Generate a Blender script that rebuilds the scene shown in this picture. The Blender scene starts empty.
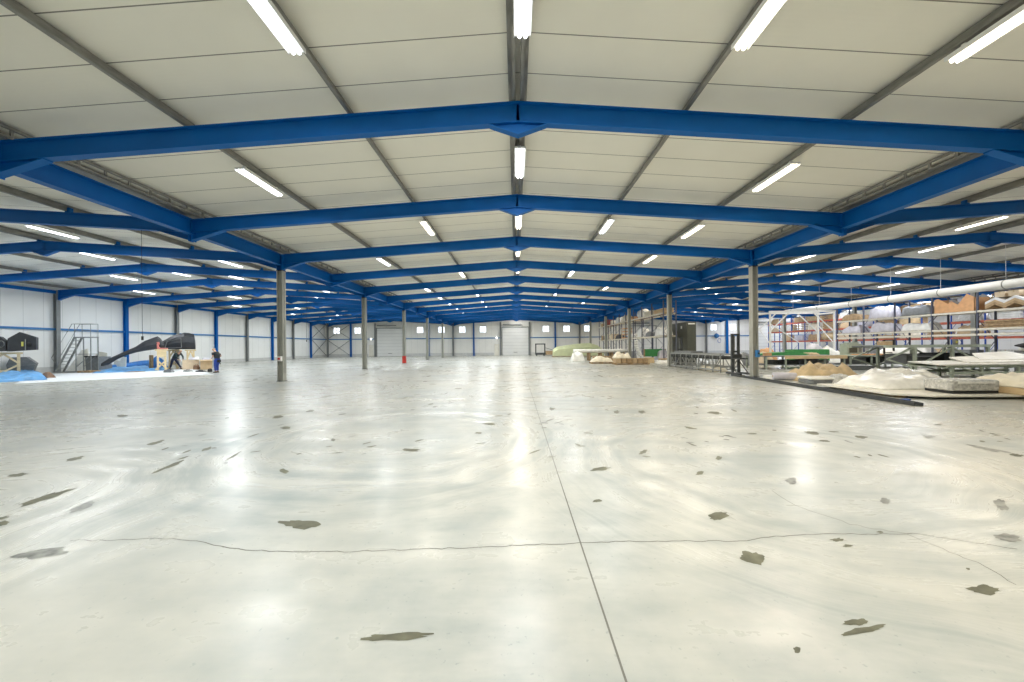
import bpy, math, random
from mathutils import Vector, Matrix, noise
R = random.Random(7)
SC = bpy.context.scene
COL = SC.collection
# ------------------------------------------------------------------ camera, sky, exposure
EYE, F, VPX, VPY, ROLL = 1.6, 367.0, 516.0, 346.8, 0.0093
cam_d = bpy.data.cameras.new('camera')
cam_d.sensor_width = 36.0
cam_d.lens = F / 1024 * 36.0
cam_d.shift_x = -(VPX - 512) / 1024
cam_d.shift_y = (VPY - 341) / 1024
cam_d.clip_end = 300
cam = bpy.data.objects.new('camera', cam_d)
CX = -.09
cam.location = (CX, 0, EYE)
cam.rotation_euler = (math.pi / 2, ROLL, 0)
COL.objects.link(cam)
SC.camera = cam
w = bpy.data.worlds.new('overcast_sky')
SC.world = w
w.use_nodes = True
w.node_tree.nodes['Background'].inputs[0].default_value = (0.86, 0.93, 1.0, 1)
w.node_tree.nodes['Background'].inputs[1].default_value = 3.0
w.cycles.sampling_method = 'NONE'
SC.view_settings.view_transform = 'Standard'
SC.view_settings.look = 'None'
SC.view_settings.gamma = 1
SC.view_settings.use_curve_mapping = False
SC.view_settings.exposure = 0.0
SC.cycles.max_bounces = 8
SC.cycles.diffuse_bounces = 6
SC.cycles.glossy_bounces = 3
SC.cycles.caustics_reflective = False
SC.cycles.caustics_refractive = False
SC.cycles.sample_clamp_indirect = 6
LAMP, WATT = 8.0, 124.0              # glow of the tubes, power of one lamp

ca, sa = math.cos(ROLL), math.sin(ROLL)
def P(px, py, Y):                       # picture pixel at depth Y -> point in the hall
    u, v = px - VPX, py - VPY
    return Vector((CX + (u * ca - v * sa) * Y / F, Y, EYE - (u * sa + v * ca) * Y / F))
def G(px, py):                          # picture pixel on the floor -> point in the hall
    u, v = px - VPX, py - VPY
    Y = F * EYE / (u * sa + v * ca)
    return Vector((CX + (u * ca - v * sa) * Y / F, Y, 0))
ORD = 'zeroth first second third fourth fifth sixth seventh eighth ninth tenth eleventh twelfth thirteenth fourteenth fifteenth'.split()

# ------------------------------------------------------------------ materials
def mat(name, c, rough=0.55, metal=0.0, var=0.08, scale=6.0, bump=0.0, bscale=40.0, stretch=(1, 1, 1), alpha=None, spec=0.5):
    m = bpy.data.materials.new(name)
    m.use_nodes = True
    nt = m.node_tree; N = nt.nodes; L = nt.links
    b = N['Principled BSDF']
    b.inputs['Roughness'].default_value = rough
    b.inputs['Metallic'].default_value = metal
    b.inputs['Specular IOR Level'].default_value = spec
    tc = N.new('ShaderNodeTexCoord'); mp = N.new('ShaderNodeMapping')
    mp.inputs['Scale'].default_value = stretch
    L.new(tc.outputs['Object'], mp.inputs['Vector'])
    n = N.new('ShaderNodeTexNoise'); n.inputs['Scale'].default_value = scale; n.inputs['Detail'].default_value = 3
    L.new(mp.outputs[0], n.inputs['Vector'])
    r = N.new('ShaderNodeMapRange')
    r.inputs['From Min'].default_value = .3; r.inputs['From Max'].default_value = .7
    r.inputs['To Min'].default_value = 1 - var; r.inputs['To Max'].default_value = 1 + var
    L.new(n.outputs['Fac'], r.inputs['Value'])
    mx = N.new('ShaderNodeVectorMath'); mx.operation = 'SCALE'; mx.inputs[0].default_value = c[:3]
    L.new(r.outputs[0], mx.inputs['Scale'])
    L.new(mx.outputs[0], b.inputs['Base Color'])
    if bump:
        n2 = N.new('ShaderNodeTexNoise'); n2.inputs['Scale'].default_value = bscale
        L.new(mp.outputs[0], n2.inputs['Vector'])
        bp = N.new('ShaderNodeBump'); bp.inputs['Strength'].default_value = bump; bp.inputs['Distance'].default_value = .02
        L.new(n2.outputs['Fac'], bp.inputs['Height']); L.new(bp.outputs[0], b.inputs['Normal'])
    if alpha is not None:
        b.inputs['Alpha'].default_value = alpha
    return m

def seam_mat(name, c, axis, pitch, width, dark, rough=.6, offs=0.0, axis2=None):
    """painted sheet panels with a thin joint every pitch metres along an axis"""
    m = mat(name, c, rough, var=.025, scale=.7)
    nt = m.node_tree; N = nt.nodes; L = nt.links
    b = N['Principled BSDF']
    src = b.inputs['Base Color'].links[0].from_socket
    tc = N.new('ShaderNodeTexCoord'); sp = N.new('ShaderNodeSeparateXYZ')
    L.new(tc.outputs['Object'], sp.inputs[0])
    a = N.new('ShaderNodeMath'); a.operation = 'ADD'; a.inputs[1].default_value = 100 * pitch + offs
    L.new(sp.outputs[axis], a.inputs[0])
    md = N.new('ShaderNodeMath'); md.operation = 'MODULO'; md.inputs[1].default_value = pitch
    L.new(a.outputs[0], md.inputs[0])
    lt = N.new('ShaderNodeMath'); lt.operation = 'LESS_THAN'; lt.inputs[1].default_value = width
    L.new(md.outputs[0], lt.inputs[0])
    # shallow ribbing across the panel
    wv = N.new('ShaderNodeMath'); wv.operation = 'SINE'
    ml = N.new('ShaderNodeMath'); ml.operation = 'MULTIPLY'; ml.inputs[1].default_value = 2 * math.pi / .1
    L.new(sp.outputs[axis], ml.inputs[0]); L.new(ml.outputs[0], wv.inputs[0])
    bp = N.new('ShaderNodeBump'); bp.inputs['Strength'].default_value = .06; bp.inputs['Distance'].default_value = .004
    L.new(wv.outputs[0], bp.inputs['Height']); L.new(bp.outputs[0], b.inputs['Normal'])
    mx = N.new('ShaderNodeMix'); mx.data_type = 'RGBA'
    L.new(lt.outputs[0], mx.inputs['Factor']); L.new(src, mx.inputs['A']); mx.inputs['B'].default_value = (*dark, 1)
    L.new(mx.outputs['Result'], b.inputs['Base Color'])
    return m

def emit_mat(name, c, s):
    m = bpy.data.materials.new(name); m.use_nodes = True
    nt = m.node_tree; nt.nodes.clear()
    o = nt.nodes.new('ShaderNodeOutputMaterial'); e = nt.nodes.new('ShaderNodeEmission')
    e.inputs[0].default_value = (*c, 1); e.inputs[1].default_value = s
    nt.links.new(e.outputs[0], o.inputs[0])
    m.cycles.emission_sampling = 'NONE'
    return m

M = {}
M['blue'] = mat('blue_paint', (.002, .125, .44), .5, var=.06, scale=1.5, spec=.22)
M['blue2'] = mat('blue_paint_rail', (.045, .20, .46), .45, var=.06, scale=2)
M['galv'] = mat('galvanised_steel', (.34, .345, .33), .42, .35, var=.16, scale=9)
M['purlin'] = mat('purlin_steel', (.27, .265, .245), .45, .35, var=.2, scale=12, stretch=(1, .3, 1))
M['column'] = mat('column_grey_paint', (.40, .40, .355), .5, .1, var=.08, scale=3)
M['wallcol'] = mat('wall_column_grey', (.27, .28, .28), .5, .1, var=.08, scale=3)
M['ceiling'] = seam_mat('ceiling_panel', (.89, .865, .775), 'Y', 1.0, .022, (.20, .19, .165), .55, .30)
M['wall_x'] = seam_mat('wall_panel_along', (.87, .87, .85), 'Y', 1.15, .018, (.52, .52, .51), .55)
M['wall_y'] = seam_mat('wall_panel_across', (.86, .845, .80), 'X', 1.15, .018, (.55, .54, .51), .55)
M['doorpanel'] = seam_mat('door_section_panel', (.78, .78, .76), 'Z', .61, .03, (.42, .42, .42), .5)
M['plinth'] = mat('concrete_plinth', (.62, .62, .60), .8, var=.08, scale=3)
M['white'] = mat('white_paint', (.80, .80, .79), .45, var=.03)
M['whitewarm'] = mat('ivory_board', (.78, .75, .66), .6, var=.06, scale=3)
M['glass'] = mat('window_glass', (.9, .93, .95), .08, var=.01, alpha=.22)
M['rubber'] = mat('black_rubber', (.02, .02, .02), .7)
M['black'] = mat('black_shell', (.028, .031, .037), .5, var=.25, scale=4, bump=.15, bscale=20)
M['darksteel'] = mat('dark_steel', (.055, .06, .06), .5, .3, var=.2)
M['greysteel'] = mat('grey_steel', (.31, .32, .305), .5, .3, var=.15)
M['midgrey'] = mat('grey_plastic', (.20, .21, .215), .5, var=.15)
M['greengrey'] = mat('pale_green_steel', (.42, .47, .39), .5, .05, var=.1)
M['olive'] = mat('dark_olive_paint', (.075, .08, .06), .55, var=.1)
M['wood'] = mat('raw_softwood', (.74, .60, .36), .7, var=.15, scale=5, stretch=(1, 1, 6))
M['timber'] = mat('pallet_timber', (.42, .29, .16), .8, var=.25, scale=6)
M['orange'] = mat('orange_plywood', (.66, .36, .17), .65, var=.1, scale=4)
M['board'] = mat('tan_board', (.70, .52, .30), .65, var=.1, scale=4)
M['card'] = mat('brown_cardboard', (.55, .40, .24), .8, var=.1, scale=4)
M['card2'] = mat('pale_cardboard', (.66, .53, .37), .8, var=.1, scale=4)
M['kraft'] = mat('kraft_wrap', (.62, .47, .27), .6, var=.2, scale=3, bump=.5, bscale=9)
M['tan'] = mat('cream_wrap', (.80, .73, .58), .55, var=.15, scale=3, bump=.5, bscale=9)
M['film'] = mat('white_plastic_film', (.87, .855, .80), .3, var=.12, scale=3, bump=.6, bscale=10)
M['bubble'] = mat('grey_bubble_wrap', (.52, .51, .47), .35, var=.35, scale=14, bump=.8, bscale=30)
M['tarp'] = mat('blue_tarpaulin', (.13, .36, .68), .45, var=.25, scale=4, bump=.4, bscale=9)
M['tarpdark'] = mat('deep_blue_tarpaulin', (.02, .17, .50), .45, var=.2, scale=4, bump=.3, bscale=9)
M['green'] = mat('green_panel', (.06, .30, .09), .5, var=.12)
M['palegreen'] = mat('pale_green_board', (.62, .66, .40), .6, var=.08, scale=2)
M['red'] = mat('red_paint', (.55, .03, .02), .5)
M['pink'] = mat('salmon_strip', (.62, .20, .17), .5)
M['rust'] = mat('red_oxide_beam', (.50, .12, .07), .55, var=.2)
M['rackblue'] = mat('rack_blue', (.02, .09, .42), .5)
M['racknavy'] = mat('rack_slate', (.09, .10, .14), .5)
M['cream'] = mat('cream_beam', (.72, .68, .58), .5, var=.06)
M['lilac'] = mat('lilac_film', (.62, .60, .66), .4, var=.15, scale=3, bump=.4, bscale=9)
M['skin'] = mat('skin', (.62, .36, .25), .5)
M['hair'] = mat('pale_hair', (.70, .58, .42), .7)
M['shirt'] = mat('black_shirt', (.03, .035, .04), .8)
M['jumper'] = mat('dark_green_jumper', (.02, .04, .045), .8)
M['navy'] = mat('navy_trousers', (.02, .025, .06), .8)
M['workblue'] = mat('blue_work_trousers', (.03, .07, .34), .8)
M['yellow'] = mat('yellow_label', (.75, .70, .15), .5)
M['brown'] = mat('brown_sack', (.22, .13, .08), .8, var=.2)
M['tube_w'] = emit_mat('tube_white', (1.0, .99, .96), LAMP)
M['tube_c'] = emit_mat('tube_cool', (.90, .96, 1.0), LAMP)
M['tube_y'] = emit_mat('tube_warm', (1.0, .885, .70), LAMP)
M['tube_b'] = emit_mat('tube_daylight', (.84, .89, 1.0), LAMP)

# ------------------------------------------------------------------ mesh builder
class MB:
    def __init__(s): s.v = []; s.f = []; s.m = []; s.smooth = False
    def add(s, vs, fs, mi=0):
        b = len(s.v); s.v += [tuple(p) for p in vs]
        s.f += [tuple(b + i for i in f) for f in fs]; s.m += [mi] * len(fs); return s
    def box(s, x0, x1, y0, y1, z0, z1, mi=0):
        return s.add([(x0, y0, z0), (x1, y0, z0), (x1, y1, z0), (x0, y1, z0), (x0, y0, z1), (x1, y0, z1), (x1, y1, z1), (x0, y1, z1)],
                     [(0, 3, 2, 1), (4, 5, 6, 7), (0, 1, 5, 4), (1, 2, 6, 5), (2, 3, 7, 6), (3, 0, 4, 7)], mi)
    def bar(s, a, b, w, h, up=(0, 0, 1), mi=0):            # rectangular bar from a to b
        a, b = Vector(a), Vector(b); d = (b - a).normalized(); up = Vector(up)
        if abs(d.dot(up)) > .98: up = Vector((0, 1, 0)) if abs(d.y) < .9 else Vector((1, 0, 0))
        x = d.cross(up).normalized() * (w / 2); y = x.cross(d).normalized() * (h / 2)
        c = [-x - y, x - y, x + y, -x + y]
        return s.add([a + k for k in c] + [b + k for k in c],
                     [(0, 3, 2, 1), (4, 5, 6, 7), (0, 1, 5, 4), (1, 2, 6, 5), (2, 3, 7, 6), (3, 0, 4, 7)], mi)
    def ibeam(s, a, b, h, w, up=(0, 0, 1), tf=.022, tw=.014):
        a, b = Vector(a), Vector(b); d = (b - a).normalized(); u = Vector(up)
        x = d.cross(u).normalized(); u = x.cross(d).normalized()
        s.bar(a + u * (h / 2 - tf / 2), b + u * (h / 2 - tf / 2), w, tf, u)
        s.bar(a - u * (h / 2 - tf / 2), b - u * (h / 2 - tf / 2), w, tf, u)
        return s.bar(a, b, tw, h - 2 * tf, u)
    def tube(s, pts, r, n=8, mi=0, cap=True):
        pts = [Vector(p) for p in pts]; k = len(pts); rings = []
        for i, p in enumerate(pts):
            d = (pts[min(i + 1, k - 1)] - pts[max(i - 1, 0)]).normalized()
            up = Vector((0, 0, 1)) if abs(d.z) < .9 else Vector((1, 0, 0))
            x = d.cross(up).normalized(); y = x.cross(d)
            rr = r[i] if isinstance(r, (list, tuple)) else r
            rings.append([p + (x * math.cos(2 * math.pi * j / n) + y * math.sin(2 * math.pi * j / n)) * rr for j in range(n)])
        vs = [q for g in rings for q in g]; fs = []
        for i in range(k - 1):
            for j in range(n):
                fs.append((i * n + j, i * n + (j + 1) % n, (i + 1) * n + (j + 1) % n, (i + 1) * n + j))
        if cap: fs += [tuple(range(n))[::-1], tuple(range((k - 1) * n, k * n))]
        return s.add(vs, fs, mi)
    def prism(s, poly, d, mi=0):                            # planar polygon (3-D points) swept by vector d
        n = len(poly); d = Vector(d); p = [Vector(q) for q in poly]
        return s.add(p + [q + d for q in p], [tuple(range(n))[::-1], tuple(range(n, 2 * n))] +
                     [(i, (i + 1) % n, n + (i + 1) % n, n + i) for i in range(n)], mi)
    def loft(s, rings, mi=0):                               # closed rings of equal length
        n = len(rings[0]); k = len(rings)
        fs = [(i * n + j, i * n + (j + 1) % n, (i + 1) * n + (j + 1) % n, (i + 1) * n + j) for i in range(k - 1) for j in range(n)]
        fs += [tuple(range(n))[::-1], tuple(range((k - 1) * n, k * n))]
        return s.add([q for g in rings for q in g], fs, mi)
    def build(s, name, mats, parent=None, loc=None):
        me = bpy.data.meshes.new(name); me.from_pydata(s.v, [], s.f)
        for m in (mats if isinstance(mats, (list, tuple)) else [mats]): me.materials.append(m)
        me.polygons.foreach_set('material_index', s.m)
        if s.smooth: me.polygons.foreach_set('use_smooth', [True] * len(me.polygons))
        me.update()
        o = bpy.data.objects.new(name, me); COL.objects.link(o)
        if parent: o.parent = parent
        if loc: o.location = loc
        return o

def thing(name, label, cat, loc=(0, 0, 0), group=None, rz=0.0):
    o = bpy.data.objects.new(name, None); COL.objects.link(o)
    o.empty_display_size = .2; o.location = loc; o.rotation_euler = (0, 0, rz)
    return tag(o, label, cat, group)
def tag(o, label, cat, group=None):
    o['label'] = label; o['category'] = cat; o['kind'] = 'thing'
    if group: o['group'] = group
    return o
def struct(mb, name, mats, parent=None):
    o = mb.build(name, mats, parent)
    if not parent: o['kind'] = 'structure'
    return o
def copy_tree(o, parent=None):
    c = o.copy(); COL.objects.link(c)
    if parent: c.parent = parent
    for ch in list(o.children): copy_tree(ch, c)
    return c

# ------------------------------------------------------------------ dimensions of the hall
SP, W = 5.0, 11.74                       # frame spacing, half width of an aisle
def FY(k): return SP * (k + .65)
YB, Y0 = FY(13), -9.0                    # back wall and the wall behind the camera
PITCH = .067
ZB, ZT, ZC = 6.61, 7.07, 7.36            # rafter underside, rafter top and ceiling at the ridge
XL, XR = -35.45, 5 * W
AISLES = [(-2 * W, "workers' aisle"), (0, 'middle aisle'), (2 * W, 'storage aisle'), (4 * W, 'far racking aisle')]
def roofz(x, z):
    c = min((abs(x - a[0]), a[0]) for a in AISLES)[0]
    return z - PITCH * c

# ------------------------------------------------------------------ floor
def floor_mat():
    m = bpy.data.materials.new('polished_concrete'); m.use_nodes = True
    nt = m.node_tree; N = nt.nodes; L = nt.links; b = N['Principled BSDF']
    tc = N.new('ShaderNodeTexCoord'); co = tc.outputs['Object']
    def math_(op, a, b_=None, c=None):
        n = N.new('ShaderNodeMath'); n.operation = op
        for i, q in enumerate((a, b_, c)):
            if q is None: continue
            if hasattr(q, 'links'): L.new(q, n.inputs[i])
            else: n.inputs[i].default_value = q
        return n.outputs[0]
    def noise_(scale, vec=co, detail=3, rough=.55, dim='3D', wv=None):
        n = N.new('ShaderNodeTexNoise'); n.noise_dimensions = dim
        n.inputs['Scale'].default_value = scale; n.inputs['Detail'].default_value = detail; n.inputs['Roughness'].default_value = rough
        if dim != '1D': L.new(vec, n.inputs['Vector'])
        if wv is not None: L.new(wv, n.inputs['W'])
        return n.outputs['Fac']
    warp = noise_(.5, detail=2)
    big = noise_(.22, detail=4)
    fine = noise_(2.2, detail=5)
    swirl = None
    for cx, cy, r in ((-2.2, 6.6, 3.6), (3.6, 5.2, 3.9), (-6.2, 3.3, 3.2), (2.0, 13.0, 5.5), (-9.0, 13.5, 6.0), (8.0, 10.5, 4.0)):
        vm = N.new('ShaderNodeVectorMath'); vm.operation = 'DISTANCE'; L.new(co, vm.inputs[0]); vm.inputs[1].default_value = (cx, cy, 0)
        d = math_('ADD', vm.outputs['Value'], math_('MULTIPLY', warp, 1.1))
        ring = noise_(3.0, detail=6, rough=.8, dim='1D', wv=math_('ADD', d, cx * 7))
        fall = math_('MAXIMUM', math_('SUBTRACT', 1.0, math_('POWER', math_('DIVIDE', vm.outputs['Value'], r), 4)), 0)
        core = math_('MINIMUM', math_('POWER', math_('DIVIDE', vm.outputs['Value'], r * .6), 2), 1.0)
        mask = math_('MULTIPLY', math_('MULTIPLY', math_('SUBTRACT', ring, .5), fall), math_('MULTIPLY', core, noise_(.45, detail=1)))
        swirl = mask if swirl is None else math_('ADD', swirl, mask)
    # streaks along the driving direction
    mp = N.new('ShaderNodeMapping'); mp.inputs['Scale'].default_value = (.35, 1.4, 1); mp.inputs['Rotation'].default_value = (0, 0, .35); L.new(co, mp.inputs['Vector'])
    streak = noise_(1.0, mp.outputs[0], detail=5, rough=.65)
    t = math_('ADD', math_('MULTIPLY', swirl, 3.6), math_('ADD', math_('MULTIPLY', math_('SUBTRACT', big, .5), .8), math_('MULTIPLY', math_('SUBTRACT', streak, .5), 1.1)))
    t = math_('ADD', math_('ADD', t, .5), math_('MULTIPLY', math_('SUBTRACT', fine, .5), .75))
    t = math_('ADD', math_('MULTIPLY', math_('SUBTRACT', t, .5), 1.9), .58)
    speck = noise_(26, detail=2)
    t = math_('SUBTRACT', t, math_('MULTIPLY', math_('MAXIMUM', math_('SUBTRACT', speck, .66), 0), 6.0))
    def mix_(f, a, b_):
        n = N.new('ShaderNodeMix'); n.data_type = 'RGBA'; L.new(f, n.inputs['Factor'])
        for k, q in (('A', a), ('B', b_)):
            if hasattr(q, 'links'): L.new(q, n.inputs[k])
            else: n.inputs[k].default_value = (*q, 1)
        return n.outputs['Result']
    c1 = mix_(math_('MULTIPLY', t, 1.0), (.27, .30, .288), (.50, .497, .452))
    hue = N.new('ShaderNodeMapRange'); hue.inputs['From Min'].default_value = .38; hue.inputs['From Max'].default_value = .62
    L.new(noise_(.35, detail=4), hue.inputs['Value'])
    c2 = mix_(math_('MULTIPLY', hue.outputs[0], .35), c1, (.53, .49, .40))
    L.new(c2, b.inputs['Base Color'])
    b.inputs['Specular IOR Level'].default_value = .4
    rr = N.new('ShaderNodeMapRange'); rr.inputs['From Min'].default_value = .2; rr.inputs['From Max'].default_value = .8
    rr.inputs['To Min'].default_value = .36; rr.inputs['To Max'].default_value = .27
    L.new(t, rr.inputs['Value']); L.new(rr.outputs[0], b.inputs['Roughness'])
    bp = N.new('ShaderNodeBump'); bp.inputs['Strength'].default_value = .12; bp.inputs['Distance'].default_value = .01
    L.new(noise_(1.1, detail=2), bp.inputs['Height']); L.new(bp.outputs[0], b.inputs['Normal'])
    return m
M['floor'] = floor_mat()
M['damp'] = mat('damp_patch', (.115, .112, .07), .5, var=.35, scale=9, spec=.3)
M['wet'] = mat('wet_patch', (.20, .20, .175), .38, var=.6, scale=12, spec=.4)
M['joint'] = mat('floor_joint', (.16, .155, .13), .8)
fl = MB()
fl.box(XL - .3, XR + .3, Y0, YB + .3, -.2, 0)
def patch(px, py, wd, ht, ang, mi, n=14):
    vs = []; sd = R.uniform(0, 50)
    if n > 10: n = 26
    for i in range(n):
        a = 2 * math.pi * i / n
        rr = .46 * (1 + .55 * noise.noise(Vector((math.cos(a) * 1.3 + sd, math.sin(a) * 1.3, 0))) + .35 * noise.noise(Vector((math.cos(a) * 4 + sd, math.sin(a) * 4, 3))))
        x, y = rr * math.cos(a) * wd, rr * math.sin(a) * ht
        c, s_ = math.cos(math.radians(ang)), math.sin(math.radians(ang))
        g = G(px + x * c - y * s_, py + x * s_ + y * c)
        vs.append((g.x, g.y, .0015))
    fl.add(vs, [tuple(range(n))[::-1]], mi)
for a in [(301, 524, 43, 9, 2, 1), (394, 637, 68, 8, -2, 1), (41, 554, 54, 9, -8, 2), (47, 497, 58, 5, -18, 1), (82, 507, 30, 6, -20, 2), (18, 475, 24, 3, -8, 1),
          (74, 459, 22, 3, -12, 1), (155, 443, 18, 3, -15, 1), (168, 467, 32, 3, -22, 1), (207, 449, 12, 3, -15, 1), (4, 523, 12, 5, -15, 1), (3, 518, 12, 3, -15, 1),
          (284, 471, 10, 5, 20, 1), (411, 450, 20, 3, 3, 1), (278, 417, 11, 3, -8, 1), (286, 428, 10, 3, -5, 1), (310, 411, 10, 2, -8, 1), (333, 440, 5, 3, 0, 1),
          (489, 424, 14, 2, 0, 1), (478, 433, 8, 2, 0, 1), (122, 416, 10, 3, 0, 1), (232, 457, 18, 2, -30, 1), (226, 463, 6, 2, -20, 2), (601, 469, 22, 4, -5, 1), (643, 452, 9, 4, -20, 1),
          (597, 501, 10, 3, -5, 1), (700, 473, 8, 4, -15, 1), (719, 458, 7, 4, -10, 1), (552, 409, 6, 3, 0, 1), (791, 481, 15, 6, 0, 2), (718, 516, 24, 8, -10, 1),
          (642, 412, 8, 3, 0, 1), (617, 412, 6, 3, 0, 1), (753, 558, 30, 12, 12, 1), (885, 501, 12, 6, 15, 2), (837, 540, 12, 4, -5, 1), (848, 546, 10, 3, 0, 1),
          (864, 630, 48, 7, -10, 1), (857, 622, 26, 7, -5, 1), (797, 650, 10, 6, 15, 1), (985, 590, 30, 10, 4, 1), (1001, 505, 16, 10, 40, 2), (1008, 538, 28, 8, 8, 2),
          (968, 569, 5, 2, 20, 1), (880, 532, 7, 2, 5, 1), (812, 433, 16, 3, 5, 1), (861, 437, 14, 3, 8, 1), (929, 437, 12, 3, 4, 2), (988, 449, 44, 3, 10, 2), (715, 413, 16, 3, 6, 1), (690, 428, 12, 2, 10, 1), (824, 441, 12, 2, 5, 1), (1016, 455, 16, 3, 8, 1)]:
    patch(*a)
for i in range(190):                      # small flecks left by tyres further down the hall
    py = 366 + 92 * R.random() ** 1.6
    px = 150 + 860 * R.random()
    if 780 < px and py < 405: continue
    if px < 235 and py < 385: continue
    s = (py - 346) / 60
    patch(px, py, (4 + 7 * R.random()) * (.45 + s * .5), (.6 + .7 * R.random()) * (.6 + s * .4), (20 if px > 560 else -20) * R.random(), R.choice((1, 1, 2)), 8)
def line_on_floor(pts, wdt):
    for a, b in zip(pts, pts[1:]):
        a, b = Vector(a), Vector(b); d = (b - a).normalized(); n = Vector((-d.y, d.x, 0)) * wdt / 2
        fl.add([(q.x, q.y, .001) for q in (a - n, b - n, b + n, a + n)], [(0, 1, 2, 3)], 3)
line_on_floor([(.42, -4, 0), (.42, YB, 0)], .012)
for x in (-11.2, 11.2, -23, 23): line_on_floor([(x, 3, 0), (x, YB, 0)], .012)
def crack(pp, wdt):
    pts = []
    for (x0, y0), (x1, y1) in zip(pp, pp[1:]):
        n = max(2, int(abs(x1 - x0) / 7))
        for i in range(n):
            pts.append(G(x0 + (x1 - x0) * i / n, y0 + (y1 - y0) * i / n + R.uniform(-.8, .8)))
    line_on_floor(pts, wdt)
crack([(70, 541), (150, 539), (180, 539), (205, 543), (230, 549), (270, 551), (330, 552), (400, 550), (512, 546), (580, 543), (650, 541), (740, 541), (790, 535), (830, 534), (920, 534), (975, 543), (1024, 550)], .009)
crack([(772, 491), (795, 505), (850, 524), (905, 534), (950, 552), (985, 566), (1024, 590)], .007)
struct(fl, 'floor', [M['floor'], M['damp'], M['wet'], M['joint']])

# ------------------------------------------------------------------ ceiling and walls
ce = MB()
xs = []
for i in range(5): xs += [(-3 * W + 2 * W * i, ZC - PITCH * W)] + ([(-2 * W + 2 * W * i, ZC)] if i < 4 else [])
xs[0] = (xs[0][0] - .6, xs[0][1]); xs[-1] = (xs[-1][0] + .3, xs[-1][1])
for (xa, za), (xb, zb) in zip(xs, xs[1:]):
    ce.prism([(xa, Y0, za), (xb, Y0, zb), (xb, Y0, zb + .12), (xa, Y0, za + .12)], (0, YB + .3 - Y0, 0))
struct(ce, 'ceiling', M['ceiling'])
ZE = ZC - PITCH * W
struct(MB().box(XL - .25, XL - .15, Y0, YB, 0, ZE), 'wall_left', M['wall_x'])
struct(MB().box(XR + .15, XR + .25, Y0, YB, 0, ZE), 'wall_right', M['wall_x'])
struct(MB().box(XL - .25, XR + .25, Y0 - .1, Y0, 0, ZC), 'wall_front', M['wall_y'])
WINX = [-33.4, -29.5, -17.9, -13.9, -10.05, -6.2, 5.5, 9.35, 13.2, 36.7, 40.3, 52.5]
WZ0, WZ1, WW = 4.28, 5.5, 1.28
wb = MB().box(XL - .25, XR + .25, YB, YB + .12, 0, WZ0).box(XL - .25, XR + .25, YB, YB + .12, WZ1, ZC)
e = XL - .25
for x in WINX + [None]:
    x1 = x - WW / 2 if x is not None else XR + .25
    wb.box(e, x1, YB, YB + .12, WZ0, WZ1); e = (x or 0) + WW / 2
struct(wb, 'wall_back', M['wall_y'])
for i, x in enumerate(WINX):
    fr = MB(); a, b = x - WW / 2, x + WW / 2
    for q in ((a, a + .07, WZ0, WZ1), (b - .07, b, WZ0, WZ1), (a, b, WZ0, WZ0 + .07), (a, b, WZ1 - .07, WZ1), (x - .025, x + .025, WZ0, WZ1)):
        fr.box(q[0], q[1], YB - .04, YB + .08, q[2], q[3])
    o = struct(fr, f'window_{i + 1}', M['white'])
    MB().box(a + .06, b - .06, YB + .02, YB + .035, WZ0 + .06, WZ1 - .06).build('pane', M['glass'], o)
# plinths and blue wall rails
struct(MB().box(XL - .15, XL - .09, Y0, YB, 0, .4), 'baseboard_left', M['plinth'])
struct(MB().box(XR + .09, XR + .15, Y0, YB, 0, .55), 'baseboard_right', M['plinth'])
DOORX = [-23.48, -.2, 23.48, 47.0]
bb = MB(); e = XL - .1
for x in DOORX + [None]:
    bb.box(e, (x - 2.55) if x is not None else XR + .1, YB - .05, YB, 0, .55); e = (x or 0) + 2.55
struct(bb, 'baseboard_back', M['plinth'])
struct(MB().box(XL - .15, XL - .03, Y0, YB, 3.2, 3.36), 'trim_1', M['blue2'])
struct(MB().box(XR + .03, XR + .15, Y0, YB, 3.2, 3.36), 'trim_2', M['blue2'])
e = XL; n = 3
for x in DOORX + [None]:
    struct(MB().box(e, (x - 2.55) if x is not None else XR, YB - .1, YB, 3.2, 3.36), f'trim_{n}', M['blue2']); n += 1; e = (x or 0) + 2.55
# eaves rail along the outer walls
struct(MB().box(XL - .1, XL + .05, Y0, YB, 6.02, 6.26), 'trim_8', M['blue'])
struct(MB().box(XR - .05, XR + .1, Y0, YB, 6.02, 6.26), 'trim_9', M['blue'])
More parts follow.
